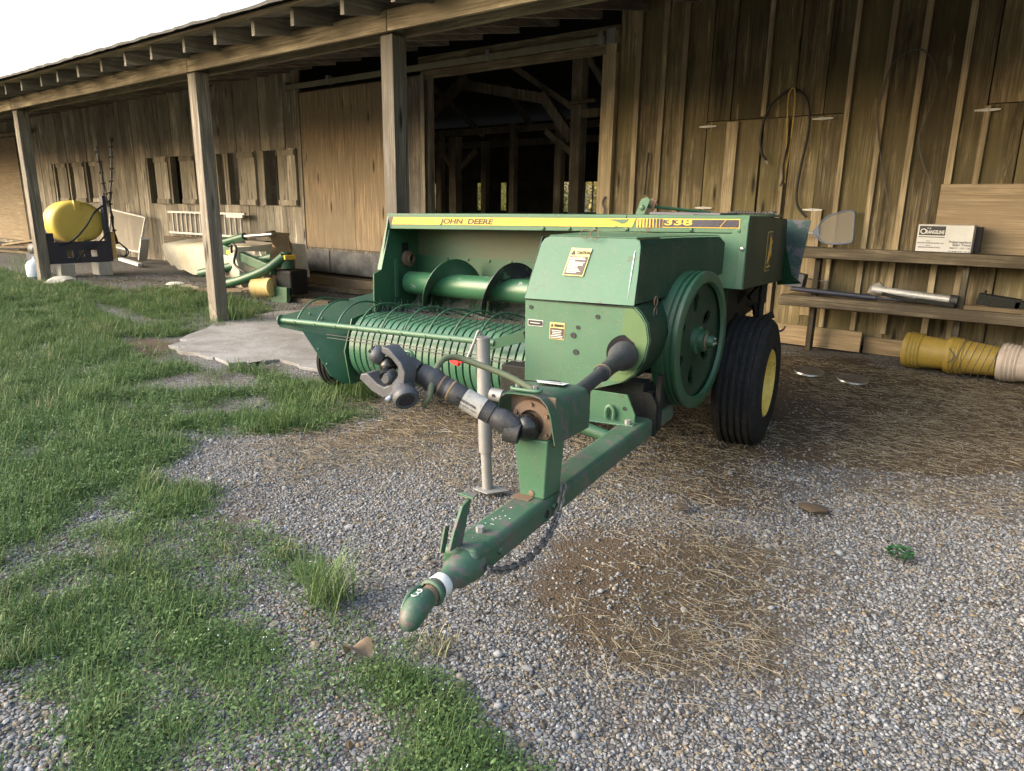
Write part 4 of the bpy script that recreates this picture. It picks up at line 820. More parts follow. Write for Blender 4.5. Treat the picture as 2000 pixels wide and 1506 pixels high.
Q(MB().tube(smooth_path([(-13.0, 5.34, .85), (-12.97, 5.18, .665), (-12.96, 4.92, .50), (-12.97, 4.78, .36)], 6), .014, 8), 'hose', HOSE, spx)
for dy in (0, .03): Q(MB().tube(smooth_path([(-13.1, 5.46, .66), (-13.08, 5.56, .58), (-13.06, 5.65-dy, .47), (-13.06, 5.60-dy, .385), (-13.07, 5.50, .40)], 6), .011, 8), 'hose', HOSE, spx)
Q(MB().box(-13.12, -13.08, 5.40, 5.46, .35, .8), 'boom_bracket', Y_shield, spx, bevel=.004)
for y, l in ((4.60, 'pale concrete block under left end of the blue sprayer frame'), (5.18, 'pale concrete block under boom end of the blue sprayer frame')):
    o = MB().box(-13.18, -12.9, y-.11, y+.11, gz(-13, y)-.01, .308, None, .01).build('concrete_block', CONC, None, bevel=.012); tag(o, l, 'block', 'blocks under the sprayer')
o = MB().lathe([(.0, 0), (.14, .01), (.15, .05), (.15, .20), (.11, .26), (.045, .29), (.04, .33), (0, .33)], (-13.3, 4.28, .09), (0, 0, 1), 24).build('plastic_jug', paint('pale_blue_jug', (.42, .46, .52), .6, dirtamt=.2)); tag(o, 'pale blue white plastic jug on grass behind the lean-to post', 'jug')
o = MB().lathe([(.0, -.12), (.10, -.11), (.125, 0), (.10, .11), (0, .12)], (-13.6, 4.42, .52), (1, 0, 0), 20).build('small_tank', K_plastic); tag(o, 'small black round tank beside the yellow sprayer', 'tank')
o = MB().ico((-12.0, 4.16, .12), .2, 2, .16, (.9, 1.05, .42)).build('stone_block', CONC, None, angle=20); tag(o, 'rough pale stone lying in grass at the foot of a post', 'stone')
# --- window screen leaning on the wall
ws = thing('window_screen', (-16.2, 7.2, .1), 'white framed screen panel leaning against the barn wall', 'screen panel')
C4 = [Vector((-17.05, 7.12, 1.135)), Vector((-15.5, 7.14, .99)), Vector((-15.55, 6.95, .28)), Vector((-17.0, 6.95, .35))]
for a, b in zip(C4, C4[1:]+C4[:1]): MB().bar(a, b, .03, .05, (0, 1, 0)).build('frame_rail', WH_clean, ws)
MB().add([C4[0], C4[1], C4[2], C4[3]], [(0, 1, 2, 3)]).build('mesh_panel', SCREEN, ws)
# --- aluminium ladder lying along the wall
ld = thing('ladder', (-13.3, 7.2, .66), 'aluminium ladder lying on its side along the barn wall', 'ladder')
for z, d in ((1.12, .0), (.715, .0)): MB().box(-14.68, -11.86, 7.20, 7.245, z-.02, z+.02).build('side_rail', ALU, ld, bevel=.004)
for k in range(15): MB().tube([(-14.50+k*.178, 7.222, .72), (-14.50+k*.178, 7.222, 1.12)], .020, 10).build('rung', ALU, ld)
MB().box(-12.42, -11.86, 7.165, 7.195, 1.05, 1.11).build('ladder_hook', ALU, ld, bevel=.003)
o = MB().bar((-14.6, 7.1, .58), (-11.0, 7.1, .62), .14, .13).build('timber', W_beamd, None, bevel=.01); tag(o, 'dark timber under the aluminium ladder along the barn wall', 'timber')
for k, x in enumerate((-14.2, -11.6)):
    o = MB().box(x-.1, x+.1, 7.02, 7.18, .08, .545, None, .01).build('timber_block', W_post, None, bevel=.01); tag(o, ('short timber block under the ladder timber by the white gutter', 'short timber block under the ladder timber beside the lift arm of the mower')[k], 'timber block', 'blocks under the ladder')
# white gutter pieces by the screen
for a, b, l in (((-14.9, 6.7, .16), (-14.35, 6.55, .62), 'grey white channel leaning beside the mower cover'), ((-15.3, 6.45, .17), (-13.9, 6.2, .15), 'white pipe lying on gravel left of the mower cover')):
    o = MB().bar(a, b, .16 if a[0] > -15 else .09, .06).build('gutter_piece', WH_card, None, bevel=.01); tag(o, l, 'gutter')
# --- disc mower: canvas covered cutter bar and green lift frame
mw = thing('disc_mower', (-9.6, 5.8, .06), 'green disc mower with stained canvas cover beside the sliding door', 'mower')
A, B = Vector((-12.75, 6.10, 0)), Vector((-9.25, 5.42, 0)); dd = (B-A).normalized(); nn_ = Vector((-dd.y, dd.x, 0)); L = (B-A).length
rows = []
ruf = random.Random(3)
for i in range(29):
    f = i/28; p = A+dd*L*f; zt = .60+.10*f+.012*math.sin(f*21)
    w1 = .012*math.sin(f*40)+.02*math.sin(f*13+1)
    hem = (.21-.10*f)+.02*math.sin(f*30)
    rows.append([p+nn_*(.10+w1)+Vector((0, 0, hem)), p+nn_*(.06-w1*.6)+Vector((0, 0, hem+.12)), p+nn_*(.02+w1)+Vector((0, 0, (zt+hem)/2)), p+nn_*.0+Vector((0, 0, zt-.06)), p+nn_*.035+Vector((0, 0, zt)), p+nn_*.35+Vector((0, 0, zt+.035+.02*math.sin(f*17))), p+nn_*.72+Vector((0, 0, zt+.05+.02*math.sin(f*11+2))), p+nn_*1.05+Vector((0, 0, zt+.02)), p+nn_*1.10+Vector((0, 0, .25))])
cov = MB().sheet(rows, .008).build('canvas_cover', TAN, mw, angle=60)
for f in (0, 1):
    e = rows[0] if f == 0 else rows[-1]
    m_ = MB().prism([tuple(q) for q in e], dd*(-.01 if f == 0 else .01)); m_.build('cover_end', TAN, mw)
rows = []
for i in range(13):
    f = i/12; rows.append([(-9.26+.02*math.sin(j*2.1+i)+j*.05*(1-.15*f), 5.55+.035*math.sin(j*3+i*.3)+j*.02, .66-.58*f) for j in range(9)])
MB().sheet(rows, .006).build('hanging_canvas', TAN, cov)
MB().prism([(-10.35, 5.74, .655), (-10.02, 5.68, .655), (-10.14, 5.70, .80)], (.12, .35, .01)).build('cover_bracket', S_galv, mw)
def G(a, b, r, name='lift_arm', m=G_main, n=14): return MB().tube([a, b] if not isinstance(a, list) else a, r, n).build(name, m, mw)
G((-9.75, 5.55, .755), (-9.25, 5.6, .86), .052, 'cylinder'); G((-9.25, 5.6, .86), (-8.72, 5.7, .905), .026, 'cylinder_rod', S_bright)
G((-9.95, 5.52, .72), (-9.75, 5.55, .755), .03, 'cylinder_rod', K_frame)
MB().tube([(-9.98, 5.46, .735), (-9.98, 5.58, .735)], .075, 20).build('pivot', G_main, mw)
a_, b_ = Vector((-9.96, 5.5, .73)), Vector((-8.52, 5.55, .44)); MB().bar(a_, b_, .09, .13).build('upper_arm', G_main, mw, bevel=.012)
MB().prism([(-9.50, 5.45, .67), (-9.26, 5.45, .625), (-9.27, 5.45, .57), (-9.51, 5.45, .615)], (0, .002, 0)).build('yellow_label', Y_dec, mw)
G((-10.1, 5.35, .30), (-8.75, 5.75, .60), .062); MB().tube(smooth_path([(-9.35, 5.25, .20), (-8.95, 5.35, .30), (-8.60, 5.5, .45), (-8.42, 5.65, .62)], 6), .062, 14).build('lift_arm', G_main, mw)
MB().prism([(-9.80, 5.30, .33), (-9.52, 5.33, .38), (-9.55, 5.33, .02), (-9.66, 5.33, .02)], (0, .03, 0)).build('stand_plate', G_main, mw, bevel=.003)
MB().tube(smooth_path([(-9.32, 5.42, .64), (-9.22, 5.38, .76), (-9.12, 5.38, .70), (-9.20, 5.38, .50), (-9.02, 5.4, .40), (-8.88, 5.5, .36)], 6), .017, 8).build('hydraulic_hose', HOSE, mw)
MB().tube(smooth_path([(-9.62, 5.3, .42), (-9.66, 5.3, .50), (-9.58, 5.3, .56), (-9.50, 5.32, .60)], 6), .013, 8).build('hydraulic_hose', HOSE, mw)
MB().lathe([(.0, .0), (.10, 0), (.125, .02), (.13, .30), (.136, .31), (.128, .31), (.12, .05), (0, .05)], (-8.50, 5.52, .215), (-.93, -.3, -.08), 32).build('shaft_guard', Y_shield, mw)
G((-8.62, 5.48, .21), (-9.0, 5.36, .15), .028, 'drive_shaft', S_rust); MB().bar((-9.0, 5.36, .15), (-10.3, 4.98, .05), .055, .055).build('drive_shaft', S_rust, mw, bevel=.006)
MB().bar((-10.6, 5.45, .17), (-8.7, 5.62, .28), .06, .07).build('hitch_bar', K_frame, mw, bevel=.006)
MB().box(-8.58, -8.30, 5.6, 5.95, .10, .44, Matrix.Rotation(R(14), 3, 'Z')).build('gearbox', K_frame, mw, bevel=.03)
MB().prism([(-8.55, 5.50, .0), (-8.28, 5.56, .0), (-8.26, 5.56, .22), (-8.62, 5.5, .22)], (0, .05, 0)).build('skid_plate', G_main, mw, bevel=.004)
MB().lathe([(0, 0), (.11, 0), (.11, .12), (.07, .14), (.07, .22), (0, .22)], (-8.46, 5.72, .46), (0, 0, 1), 20).build('gear_cover', G_wheel, mw)
MB().box(-8.50, -8.34, 5.62, 5.8, .58, .64).build('yellow_bracket', Y_dec, mw, bevel=.01)
rows = []
for i in range(15):
    f = i/14
    rows.append([Vector((-8.80+.20*f+(j-2)*.05*(.35+f), 5.66+.10*math.sin(j*1.7+f*2)+.05*j+.045*math.sin(j*3.1+f*9), .935-.60*f-abs(j-2.2)*.10*f+.02*math.sin(7*f+j))) for j in range(6)])
MB().sheet(rows, .006).build('brown_tarp', TAN2, mw, angle=60)
for p, q, l in (((-9.2, 5.62, .0), (-7.7, 5.85, .0), 'rough plank on gravel in front of the mower gearbox'), ((-9.7, 6.5, .03), (-8.0, 6.9, .03), 'dark timber under the covered mower')):
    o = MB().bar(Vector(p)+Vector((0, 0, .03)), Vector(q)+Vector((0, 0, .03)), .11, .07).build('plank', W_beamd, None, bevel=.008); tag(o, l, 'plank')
o = MB().box(-9.75, -9.55, 5.18, 5.36, 0, .14, Matrix.Rotation(R(20), 3, 'Z'), .01).build('wood_block', W_post, None, bevel=.01); tag(o, 'wood block under the mower drive shaft', 'block')
rows = [[Vector((-10.55+.09*j+.03*math.sin(i*1.3), 4.98+.07*i, .06+.05*abs(math.sin(j*1.9+i*2.3))-.01*j)) for j in range(9)] for i in range(7)]
o = MB().sheet(rows, .006).build('rag', TAN, None, angle=60); tag(o, 'crumpled tan rag on the ground below the mower cover', 'rag')
o = MB().lathe([(0, .035), (.09, .03), (.13, .012), (.14, 0)], (-10.95, 5.38, .075), (0, 0, 1), 20).build('white_lid', WH_clean); tag(o, 'white plastic lid on gravel below the mower cover', 'lid')
# lumber pile at the far end
for k in range(7):
    p = Vector((-20.6+.15*k, 5.7+.13*k, .14+.06*(k % 4))); q = p+Vector((1.9, .55-.12*k, .12*(k % 3)-.03))
    o = MB().bar(p, q, .18, .05).build('lumber_board', W_board, None, bevel=.004); tag(o, 'old board in the lumber pile at the far end of the lean-to', 'board', 'boards in the lumber pile')
o = MB().box(-19.6, -17.6, 6.3, 6.8, .10, .42).build('timber_stack', W_board, None, bevel=.01); tag(o, 'squared timber lying behind the blue sprayer by the barn', 'timber')
# --- right wall: hose loop, cords, net, plywood, carton, pipes, buckets
Yh = YW-.05
hs = thing('hanging_hose', (-2.40, Yh, 1.25), 'black rubber hose looped over a nail on the board wall', 'hose')
MB().tube(smooth_path([(-2.59, Yh, 1.80), (-2.645, Yh, 1.88), (-2.67, Yh, 2.04), (-2.625, Yh, 2.27), (-2.52, Yh, 2.39), (-2.40, Yh-.01, 2.445), (-2.28, Yh, 2.37), (-2.225, Yh, 2.24), (-2.215, Yh, 2.04), (-2.25, Yh, 1.72), (-2.262, Yh, 1.50), (-2.235, Yh, 1.36), (-2.14, Yh, 1.255)], 10), .013, 8).build('hose', HOSE, hs)
MB().tube([(-2.60, Yh, 1.81), (-2.57, Yh, 1.77)], .011, 8).build('hose_end', S_bright, hs)
o = MB().tube(smooth_path([(-2.375, Yh-.03, 1.58), (-2.40, Yh-.03, 2.0), (-2.425, Yh-.03, 2.36), (-2.395, Yh-.035, 2.45), (-2.365, Yh-.03, 2.38), (-2.36, Yh-.03, 2.0), (-2.385, Yh-.03, 1.60)], 8), .008, 6).build('yellow_cord', YROPE); tag(o, 'yellow cord hanging folded over the nail with the hose', 'cord')
o = MB().tube(smooth_path([(-2.37, Yh-.055, 2.0), (-2.40, Yh-.05, 1.75), (-2.39, Yh-.05, 1.62), (-2.41, Yh-.05, 1.55)], 8), .009, 6).build('black_strap', HOSE); tag(o, 'short black strap hanging along the folded yellow cord', 'strap')
o = MB().tube(smooth_path([(-3.91, YW-.03, 1.92), (-3.92, YW-.035, 1.8), (-3.925, YW-.03, 1.62), (-3.935, YW-.03, 1.47)], 6), .010, 6).build('black_strap', HOSE); tag(o, 'short black strap hanging on the boards near the door jamb', 'strap')
o = MB().tube(smooth_path([(-1.41, Yh, 1.30), (-1.55, Yh, 1.80), (-1.63, Yh, 2.18), (-1.62, Yh, 2.30), (-1.57, Yh, 2.56), (-1.47, Yh, 2.66), (-1.355, Yh, 2.68), (-1.25, Yh, 2.58), (-1.19, Yh, 2.36), (-1.23, Yh, 2.12), (-1.265, Yh, 1.95), (-1.20, Yh, 1.73), (-1.11, Yh, 1.56), (-1.10, Yh, 1.40), (-1.13, Yh, 1.25)], 10), .0055, 6).build('thin_wire', WIRE); tag(o, 'thin dark wire looped on the wall battens above the carton', 'wire')
nt_ = thing('hand_net', (-1.85, 7.2, .998), 'flat hand net with blue grey frame standing on the shelf beam', 'net')
hoop = smooth_path([(-2.03, 7.22, 1.113), (-1.985, 7.24, 1.20), (-1.93, 7.26, 1.265), (-1.84, 7.27, 1.305), (-1.74, 7.28, 1.325), (-1.70, 7.28, 1.30), (-1.685, 7.26, 1.18), (-1.675, 7.23, 1.06), (-1.70, 7.22, 1.035), (-1.80, 7.21, 1.022), (-1.90, 7.21, 1.025), (-1.97, 7.21, 1.06), (-2.03, 7.22, 1.113)], 5)
MB().tube(hoop[:-1], .009, 8, closed=True).build('net_frame', BLUE, nt_)
MB().add([h for h in hoop[:-1]], [tuple(range(len(hoop)-1))]).build('net_mesh', SCREEN, nt_)
MB().tube([(-2.03, 7.22, 1.113), (-2.42, 7.2, 1.085)], .010, 8).build('net_handle', ALU, nt_)
MB().prism([(-2.05, 7.215, 1.112), (-1.99, 7.215, 1.19), (-1.975, 7.215, 1.11), (-1.975, 7.215, 1.065)], (0, .008, 0)).build('net_throat', BLUE, nt_)
o = MB().box(-1.03, .25, 7.285, 7.30, .985, 1.56).build('plywood_sheet', W_plyl, None, bevel=.002); tag(o, 'pale plywood sheet standing on the shelf behind the carton', 'plywood')
cb = thing('twine_carton', (-.9, 7.08, .997), 'white cardboard baler twine carton with black printing on the shelf', 'carton')
CX0, CX1, CY0, CZ0, CZ1 = -1.105, -.70, 6.96, .999, 1.222
MB().box(CX0, CX1, CY0, CY0+.26, CZ0, CZ1).build('carton_body', WH_card, cb, bevel=.004)
MB().box(CX0+.012, CX0+.205, CY0-.0012, CY0, CZ0+.135, CZ1-.012).build('print_block', K_print, cb)
text('lettering', 'O', WH_clean, cb, (CX0+.018, CY0-.0016, CZ0+.146), (1, 0, 0), (0, 0, 1), .062, bold=.001)
text('lettering', 'RANGELINE', WH_clean, cb, (CX0+.062, CY0-.0016, CZ0+.149), (1, 0, 0), (0, 0, 1), .040, width=.135, bold=.0012)
text('lettering', 'THE', WH_clean, cb, (CX0+.066, CY0-.0016, CZ0+.185), (1, 0, 0), (0, 0, 1), .018)
MB().box(CX0+.012, CX0+.205, CY0-.0012, CY0, CZ0+.118, CZ0+.124).build('print_block', K_print, cb)
for k, (s, x, sz) in enumerate((('Sold by', .075, .010), ('BRIDON INTERNATIONAL, INC.', .01, .014), ('Made by', .075, .010), ('BRIDON INTERNATIONAL', .02, .014))):
    text('lettering', s, K_print, cb, (CX0+x, CY0-.0008, CZ0+.085-k*.018), (1, 0, 0), (0, 0, 1), sz, bold=.0002)
for k, (s, sz, wdt) in enumerate((('Polypropylene', .027, .155), ('Baler Twine', .027, .128), ('9000 FT. / 275 / 130', .018, .145), ('Net Weight 40 lbs. / 18.1 kg', .012, .15))):
    text('lettering', s, K_print, cb, (CX1-.008-wdt, CY0-.0008, CZ0+.078-k*.024), (1, 0, 0), (0, 0, 1), sz, width=wdt, bold=.0004)
MB().box(CX1+.0, CX1+.045, CY0+.14, CY0+.24, CZ0, CZ0+.21).build('carton_flap', K_print, cb, bevel=.003)
Ys2 = 7.06; zs = .540
pp = thing('hydraulic_cylinder', (-1.5, Ys2, zs), 'grey steel hydraulic cylinder lying on the lower shelf beam', 'cylinder')
MB().tube([(-1.42, 7.10, zs+.095), (-.78, 7.06, zs+.055)], .036, 16).build('barrel', ALU, pp); MB().tube([(-.80, 7.06, zs+.055), (-.74, 7.06, zs+.052)], .047, 16).build('gland', K_plastic, pp)
MB().prism([(-1.46, 7.08, zs+.06), (-1.40, 7.08, zs+.06), (-1.34, 7.08, zs+.14), (-1.37, 7.08, zs+.165), (-1.44, 7.08, zs+.12)], (0, .04, 0)).build('lug', S_galv, pp, bevel=.004)
o = MB().tube([(-2.12, 7.03, zs+.05), (-1.36, 7.01, zs+.028)], .024, 12).tube([(-1.36, 7.01, zs+.028), (-.95, 7.0, zs+.022)], .012, 8).build('black_pipe', BLUEBLK); tag(o, 'dark blue steel pipe lying on the lower shelf beam', 'pipe')
o = MB().bar((-1.32, 7.0, zs+.07), (-1.05, 6.99, zs+.03), .035, .03).bar((-1.05, 6.985, zs+.02), (-1.05, 6.985, zs+.10), .02, .02).bar((-1.05, 6.99, zs+.04), (-.75, 6.99, zs+.02), .03, .035).build('iron_bracket', K_frame, None, bevel=.003); tag(o, 'black iron bracket lying across the pipe on the shelf', 'bracket')
o = MB().box(-.60, -.30, 7.0, 7.10, zs+.03, zs+.12, Matrix.Rotation(R(6), 3, 'Y')).box(-.34, .12, 7.0, 7.10, zs+.02, zs+.09).tube([(-.56, 7.05, zs+.10), (-.55, 7.05, zs+.16)], .01, 6).build('iron_casting', K_frame, None, bevel=.008); tag(o, 'black iron casting on the lower shelf right of the post', 'casting')
o = MB().box(-2.20, -2.02, 7.04, 7.16, zs+.06, zs+.20, Matrix.Rotation(R(8), 3, 'Y')).tube([(-2.0, 7.1, zs+.15), (-1.80, 7.1, zs+.13)], .008, 6).build('iron_fitting', S_iron, None, bevel=.01); tag(o, 'grey iron fitting at the baler end of the lower shelf', 'fitting')
o = MB().box(-.68, .6, 6.945, 6.985, .539, .575).build('thin_board', W_board, None, bevel=.003); tag(o, 'thin pale board lying on the lower shelf beam', 'board')
o = MB().box(-2.55, -1.49, 7.255, 7.295, .01, .205, Matrix.Rotation(R(-8), 3, 'X')).build('leaning_plank', W_board, None, bevel=.004); tag(o, 'grey plank standing on edge at the foot of the wall', 'plank')
def bucket(name, x, y, ln, r0, r1, m, label, grp, yaw=0):
    pr = [(0, 0), (r0, 0), (r0+.002, .01), (r0+(r1-r0)*.62, ln*.62)]
    for k in range(4): pr += [(r0+(r1-r0)*(.66+k*.08)+.011, ln*(.66+k*.08)), (r0+(r1-r0)*(.66+k*.08)+.011, ln*(.66+k*.08)+.008), (r0+(r1-r0)*(.66+k*.08)+.001, ln*(.66+k*.08)+.008)]
    pr += [(r1, ln), (r1-.004, ln), (r0-.004, .02), (0, .02)]
    d = Vector((-math.cos(yaw), -math.sin(yaw), 0)); t = thing(name, (x, y, 0), label, 'bucket', grp)
    MB().lathe(pr, (x, y, r1+.008), d, 40).build('bucket_body', m, t, angle=30); return t, d
for k, (x, m, lb) in enumerate(((-.69, Y_buck, 'yellow bucket on its side, end one of the row by the plank'), (-.37, Y_buck, 'yellow bucket on its side wrapped with wire, nested in another'), (.0, WH_buck, 'dirty white bucket on its side nested into the yellow bucket'), (.30, WH_buck, 'dirty white bucket lying beyond the nested white bucket'))):
    t, d = bucket('bucket', x, 6.86-.03*k, .36, .118, .150, m, lb, 'buckets lying along the wall', R(-6))
    if k == 1:
        for s in range(6): MB().tube([Vector((x-.03-s*.05, 6.83+.005*s, .156))+Vector((.04*math.sin(a), math.cos(a)*.156, math.sin(a)*.156)) for a in np.linspace(0, 2*math.pi, 25)[:-1]], .003, 5, closed=True).build('wire_wrap', WIRE, t)
    if k == 0:
        text('lettering', 'Year', K_print, t, (x-.20, 6.74, .20), (1, 0, 0), (0, .25, 1), .05) if False else None
        MB().tube(smooth_path([(x-.02, 6.72, .24), (x+.03, 6.70, .18), (x-.01, 6.70, .12)], 5), .004, 6).build('handle', WIRE, t)
for k, (x, y, l) in enumerate(((-1.60, 6.04, 'shiny metal lid on gravel, the one with torn edge near the tyre'), (-1.25, 5.99, 'shiny oval metal lid on gravel in front of the buckets'))):
    o = MB().lathe([(0, .012), (.06, .014), (.10, .008), (.115, .016), (.12, .004)], (x, y, .012), (.06, -.10, 1), 28).build('metal_lid', S_bright); tag(o, l, 'lid', 'metal lids on the gravel')
# --- small things on the ground
wd_ = thing('weed', (-.356, 2.933, 0), 'small dark green weed rosette growing alone in the gravel', 'weed')
lm, lt, lb_ = nm('weed_leaf'); lb_.inputs['Base Color'].default_value = (.018, .07, .022, 1); lb_.inputs['Roughness'].default_value = .6
mb = MB(); ru = random.Random(8)
for k in range(120):
    a = ru.uniform(0, 6.28); r_ = .05*math.sqrt(ru.random()); c = Vector((-.356+math.cos(a)*r_, 2.933+math.sin(a)*r_, .012+ru.uniform(0, .045)*(1-r_/.1))); s = ru.uniform(.006, .011)
    x1 = Vector((math.cos(a+ru.uniform(-.6, .6)), math.sin(a), ru.uniform(-.3, .5))).normalized(); y1 = x1.cross(Vector((ru.uniform(-.3, .3), ru.uniform(-.3, .3), 1))).normalized()
    mb.add([c-x1*s, c-y1*s*.7, c+x1*s*.3-y1*s*.9, c+x1*s, c+x1*s*.3+y1*s*.9, c+y1*s*.7], [(0, 1, 2, 3, 4, 5)])
mb.build('leaves', lm, wd_)
DRYL = paint('dry_leaf', (.12, .082, .052), .8, (.18, .13, .09), dirtamt=.3, sc=8)
rows = [[Vector((-1.515+.014*i+.006*j, 1.10+.006*i+.018*j, .03+.02*math.sin(i*.9)+.012*abs(j-2)+.004*i)) for j in range(5)] for i in range(6)]
for i, r_ in enumerate(rows):
    k = [.15, .7, 1, .95, .6, .1][i]; c = r_[2].copy()
    for j in range(5): r_[j] = c+(r_[j]-c)*k
o = MB().sheet(rows, .0015).build('dry_leaf', DRYL, None, angle=70); tag(o, 'large curled brown dead leaf lying in the weeds by the hitch', 'leaf')
for x, y, s, l in ((-.754, 3.197, .06, 'flat tan dried dung pat on gravel near the tyre'), (-1.235, 2.82, .04, 'small dark clod on gravel beside the tongue')):
    o = MB().ico((x, y, .006), s, 2, .35, (1.0, .75, .2)).build('dung_pat' if s > .05 else 'clod', paint('clod_%d' % int(s*1000), (.055, .038, .024) if s > .05 else (.05, .042, .035), .95, dirtamt=.4, sc=8), None, angle=25); tag(o, l, 'dung' if s > .05 else 'clod')
# ================================================================== ground, gravel, straw, grass
def ray_ground(px, py, z=0):                             # photograph pixel -> ground point, used to lay out the plan of patches
    d = F+R2*((px-1000)/1374.6)-U2*((py-753)/1374.6); t = (z-CAMZ)/d.z; return (d.x*t, d.y*t)
def inpoly(X, Y, poly):
    r = np.zeros(X.shape, bool); n = len(poly); j = n-1
    for i in range(n):
        xi, yi = poly[i]; xj, yj = poly[j]
        with np.errstate(divide='ignore', invalid='ignore'):
            c = ((yi > Y) != (yj > Y)) & (X < (xj-xi)*(Y-yi)/(yj-yi)+xi)
        r ^= c; j = i
    return r
def vnoise(X, Y, s, seed):                               # smooth value noise
    g = np.random.default_rng(seed).random((64, 64)); x = X/s; y = Y/s; xi = np.floor(x).astype(int); yi = np.floor(y).astype(int); fx = x-xi; fy = y-yi
    fx = fx*fx*(3-2*fx); fy = fy*fy*(3-2*fy); a = lambda i, j: g[(xi+i) % 64, (yi+j) % 64]
    return (a(0, 0)*(1-fx)+a(1, 0)*fx)*(1-fy)+(a(0, 1)*(1-fx)+a(1, 1)*fx)*fy
def fbm(X, Y, s, seed): return (vnoise(X, Y, s, seed)*.5+vnoise(X, Y, s/2.1, seed+1)*.3+vnoise(X, Y, s/4.3, seed+2)*.2)
def GP(*pts): return [ray_ground(*p) for p in pts]
grass_poly = GP((60, 548), (90, 555), (240, 540), (420, 585), (545, 600), (520, 625), (440, 632), (350, 668), (330, 700), (380, 720), (545, 715), (560, 745), (690, 745), (745, 775), (700, 810), (590, 835), (500, 845), (400, 850), (310, 925), (330, 955), (450, 955), (440, 1015), (540, 1055), (620, 1130), (700, 1175), (735, 1235), (770, 1270), (900, 1235), (915, 1262), (800, 1300), (860, 1400), (900, 1460), (960, 1506), (1000, 1640), (-200, 1640), (-900, 1200), (-1500, 700), (-600, 500), (-100, 500))
holes = [GP((0, 1330), (60, 1330), (110, 1400), (160, 1440), (150, 1506), (180, 1640), (-200, 1640), (-200, 1340)), GP((240, 1180), (290, 1185), (330, 1240), (280, 1250)), GP((330, 1330), (400, 1330), (460, 1390), (420, 1430), (350, 1400)), GP((215, 838), (420, 830), (370, 852), (260, 856)), GP((225, 655), (350, 658), (365, 708), (300, 708), (240, 692)), GP((330, 728), (450, 722), (530, 740), (430, 764), (340, 756)), GP((400, 775), (520, 765), (540, 800), (420, 815)), GP((140, 1010), (230, 990), (290, 1005), (250, 1030), (160, 1035)), GP((170, 590), (250, 605), (330, 632), (280, 640), (190, 612)), GP((620, 1420), (720, 1440), (760, 1506), (600, 1506))]
GPX = np.array(grass_poly); 
def grassmask(X, Y):
    dx = (fbm(X, Y, .5, 3)-.5)*.30; dy = (fbm(X, Y, .5, 9)-.5)*.30; m = inpoly(X+dx, Y+dy, grass_poly).astype(float)
    for h in holes: m[inpoly(X+dx*.7, Y+dy*.7, h)] = .10
    p = fbm(X, Y, .62, 23); near = np.clip((3.2-np.hypot(X, Y))/2.0, 0, 1)
    p2 = fbm(X, Y, .24, 27); thin = np.clip((p-.32)/.12, .25, 1)*np.clip((p2-.38)/.12, .15, 1); return m*(thin*.72+.20*(1-near)*m*(p > .36)*(p2 > .42))
dirt_polys = [GP((430, 965), (540, 965), (545, 1010), (480, 1045), (430, 1010)), GP((1070, 1170), (1160, 1060), (1250, 1060), (1300, 1120), (1240, 1240), (1180, 1290), (1060, 1290), (1040, 1230)), GP((1350, 1290), (1480, 1265), (1530, 1300), (1430, 1380), (1340, 1360)), GP((600, 840), (900, 780), (1050, 830), (800, 880), (560, 900)), GP((230, 660), (350, 660), (350, 700), (250, 700)), GP((1240, 870), (1420, 860), (1650, 1000), (1330, 960)), GP((1300, 740), (1540, 690), (2100, 760), (2400, 900), (1950, 930), (1500, 900)), GP((1230, 1060), (1450, 1020), (1620, 1120), (1560, 1290), (1330, 1330), (1200, 1250))]
straw_polys = [GP((470, 850), (700, 770), (1000, 790), (1030, 900), (960, 1000), (800, 900), (600, 930), (500, 910)), GP((1100, 830), (1300, 760), (1560, 850), (1400, 1000), (1150, 960)), GP((1180, 1210), (1500, 1150), (1560, 1240), (1480, 1330), (1280, 1370), (1130, 1300)), GP((1260, 1040), (1500, 1020), (1620, 1130), (1330, 1180)), GP((1560, 700), (1990, 760), (2100, 930), (1650, 900)), GP((1700, 920), (1980, 950), (1990, 1010), (1720, 1000))]
def softmask(X, Y, polys, w=.6, s=.5, seed=31):
    dx = (fbm(X, Y, s, seed)-.5)*w; dy = (fbm(X, Y, s, seed+5)-.5)*w; m = np.zeros(X.shape)
    for p in polys:
        for ox, oy in ((0, 0), (.1, 0), (-.1, 0), (0, .1), (0, -.1), (.15, .15), (-.15, .15), (.15, -.15), (-.15, -.15), (.24, 0)): m += .1*inpoly(X+dx+ox, Y+dy+oy, p)
    return np.clip(m, 0, 1)
# --- ground sheet: fine grid near, long skirt to the horizon
def ground_z(X, Y):
    s = np.clip((-7.0-X)/5.5, 0, 1); z = .10*s*s*(3-2*s)
    return z+(fbm(X, Y, 1.1, 41)-.5)*.035*np.clip(1.5-np.abs(Y-3)/6, 0, 1)+(fbm(X, Y, .22, 51)-.5)*.012-.012
xs = np.concatenate([np.array([-400, -150, -70, -45]), np.linspace(-34, -9, 90), np.arange(-8.9, 2.6, .06), np.linspace(2.7, 12, 16), np.array([25, 60, 150, 400])])
ys = np.concatenate([np.array([-400, -150, -60, -25, -12, -6, -3]), np.arange(-1.5, 8.5, .06), np.linspace(8.6, 30, 30), np.array([45, 70, 150, 400])])
X, Y = np.meshgrid(xs, ys); Z = ground_z(X, Y); Z[np.hypot(X, Y) > 60] = 0
nx, ny = len(xs), len(ys); me = bpy.data.meshes.new('ground')
ii, jj = np.meshgrid(np.arange(nx-1), np.arange(ny-1)); q = (jj*nx+ii).ravel()
me.from_pydata(np.stack([X.ravel(), Y.ravel(), Z.ravel()], 1).tolist(), [], np.stack([q, q+1, q+1+nx, q+nx], 1).tolist())
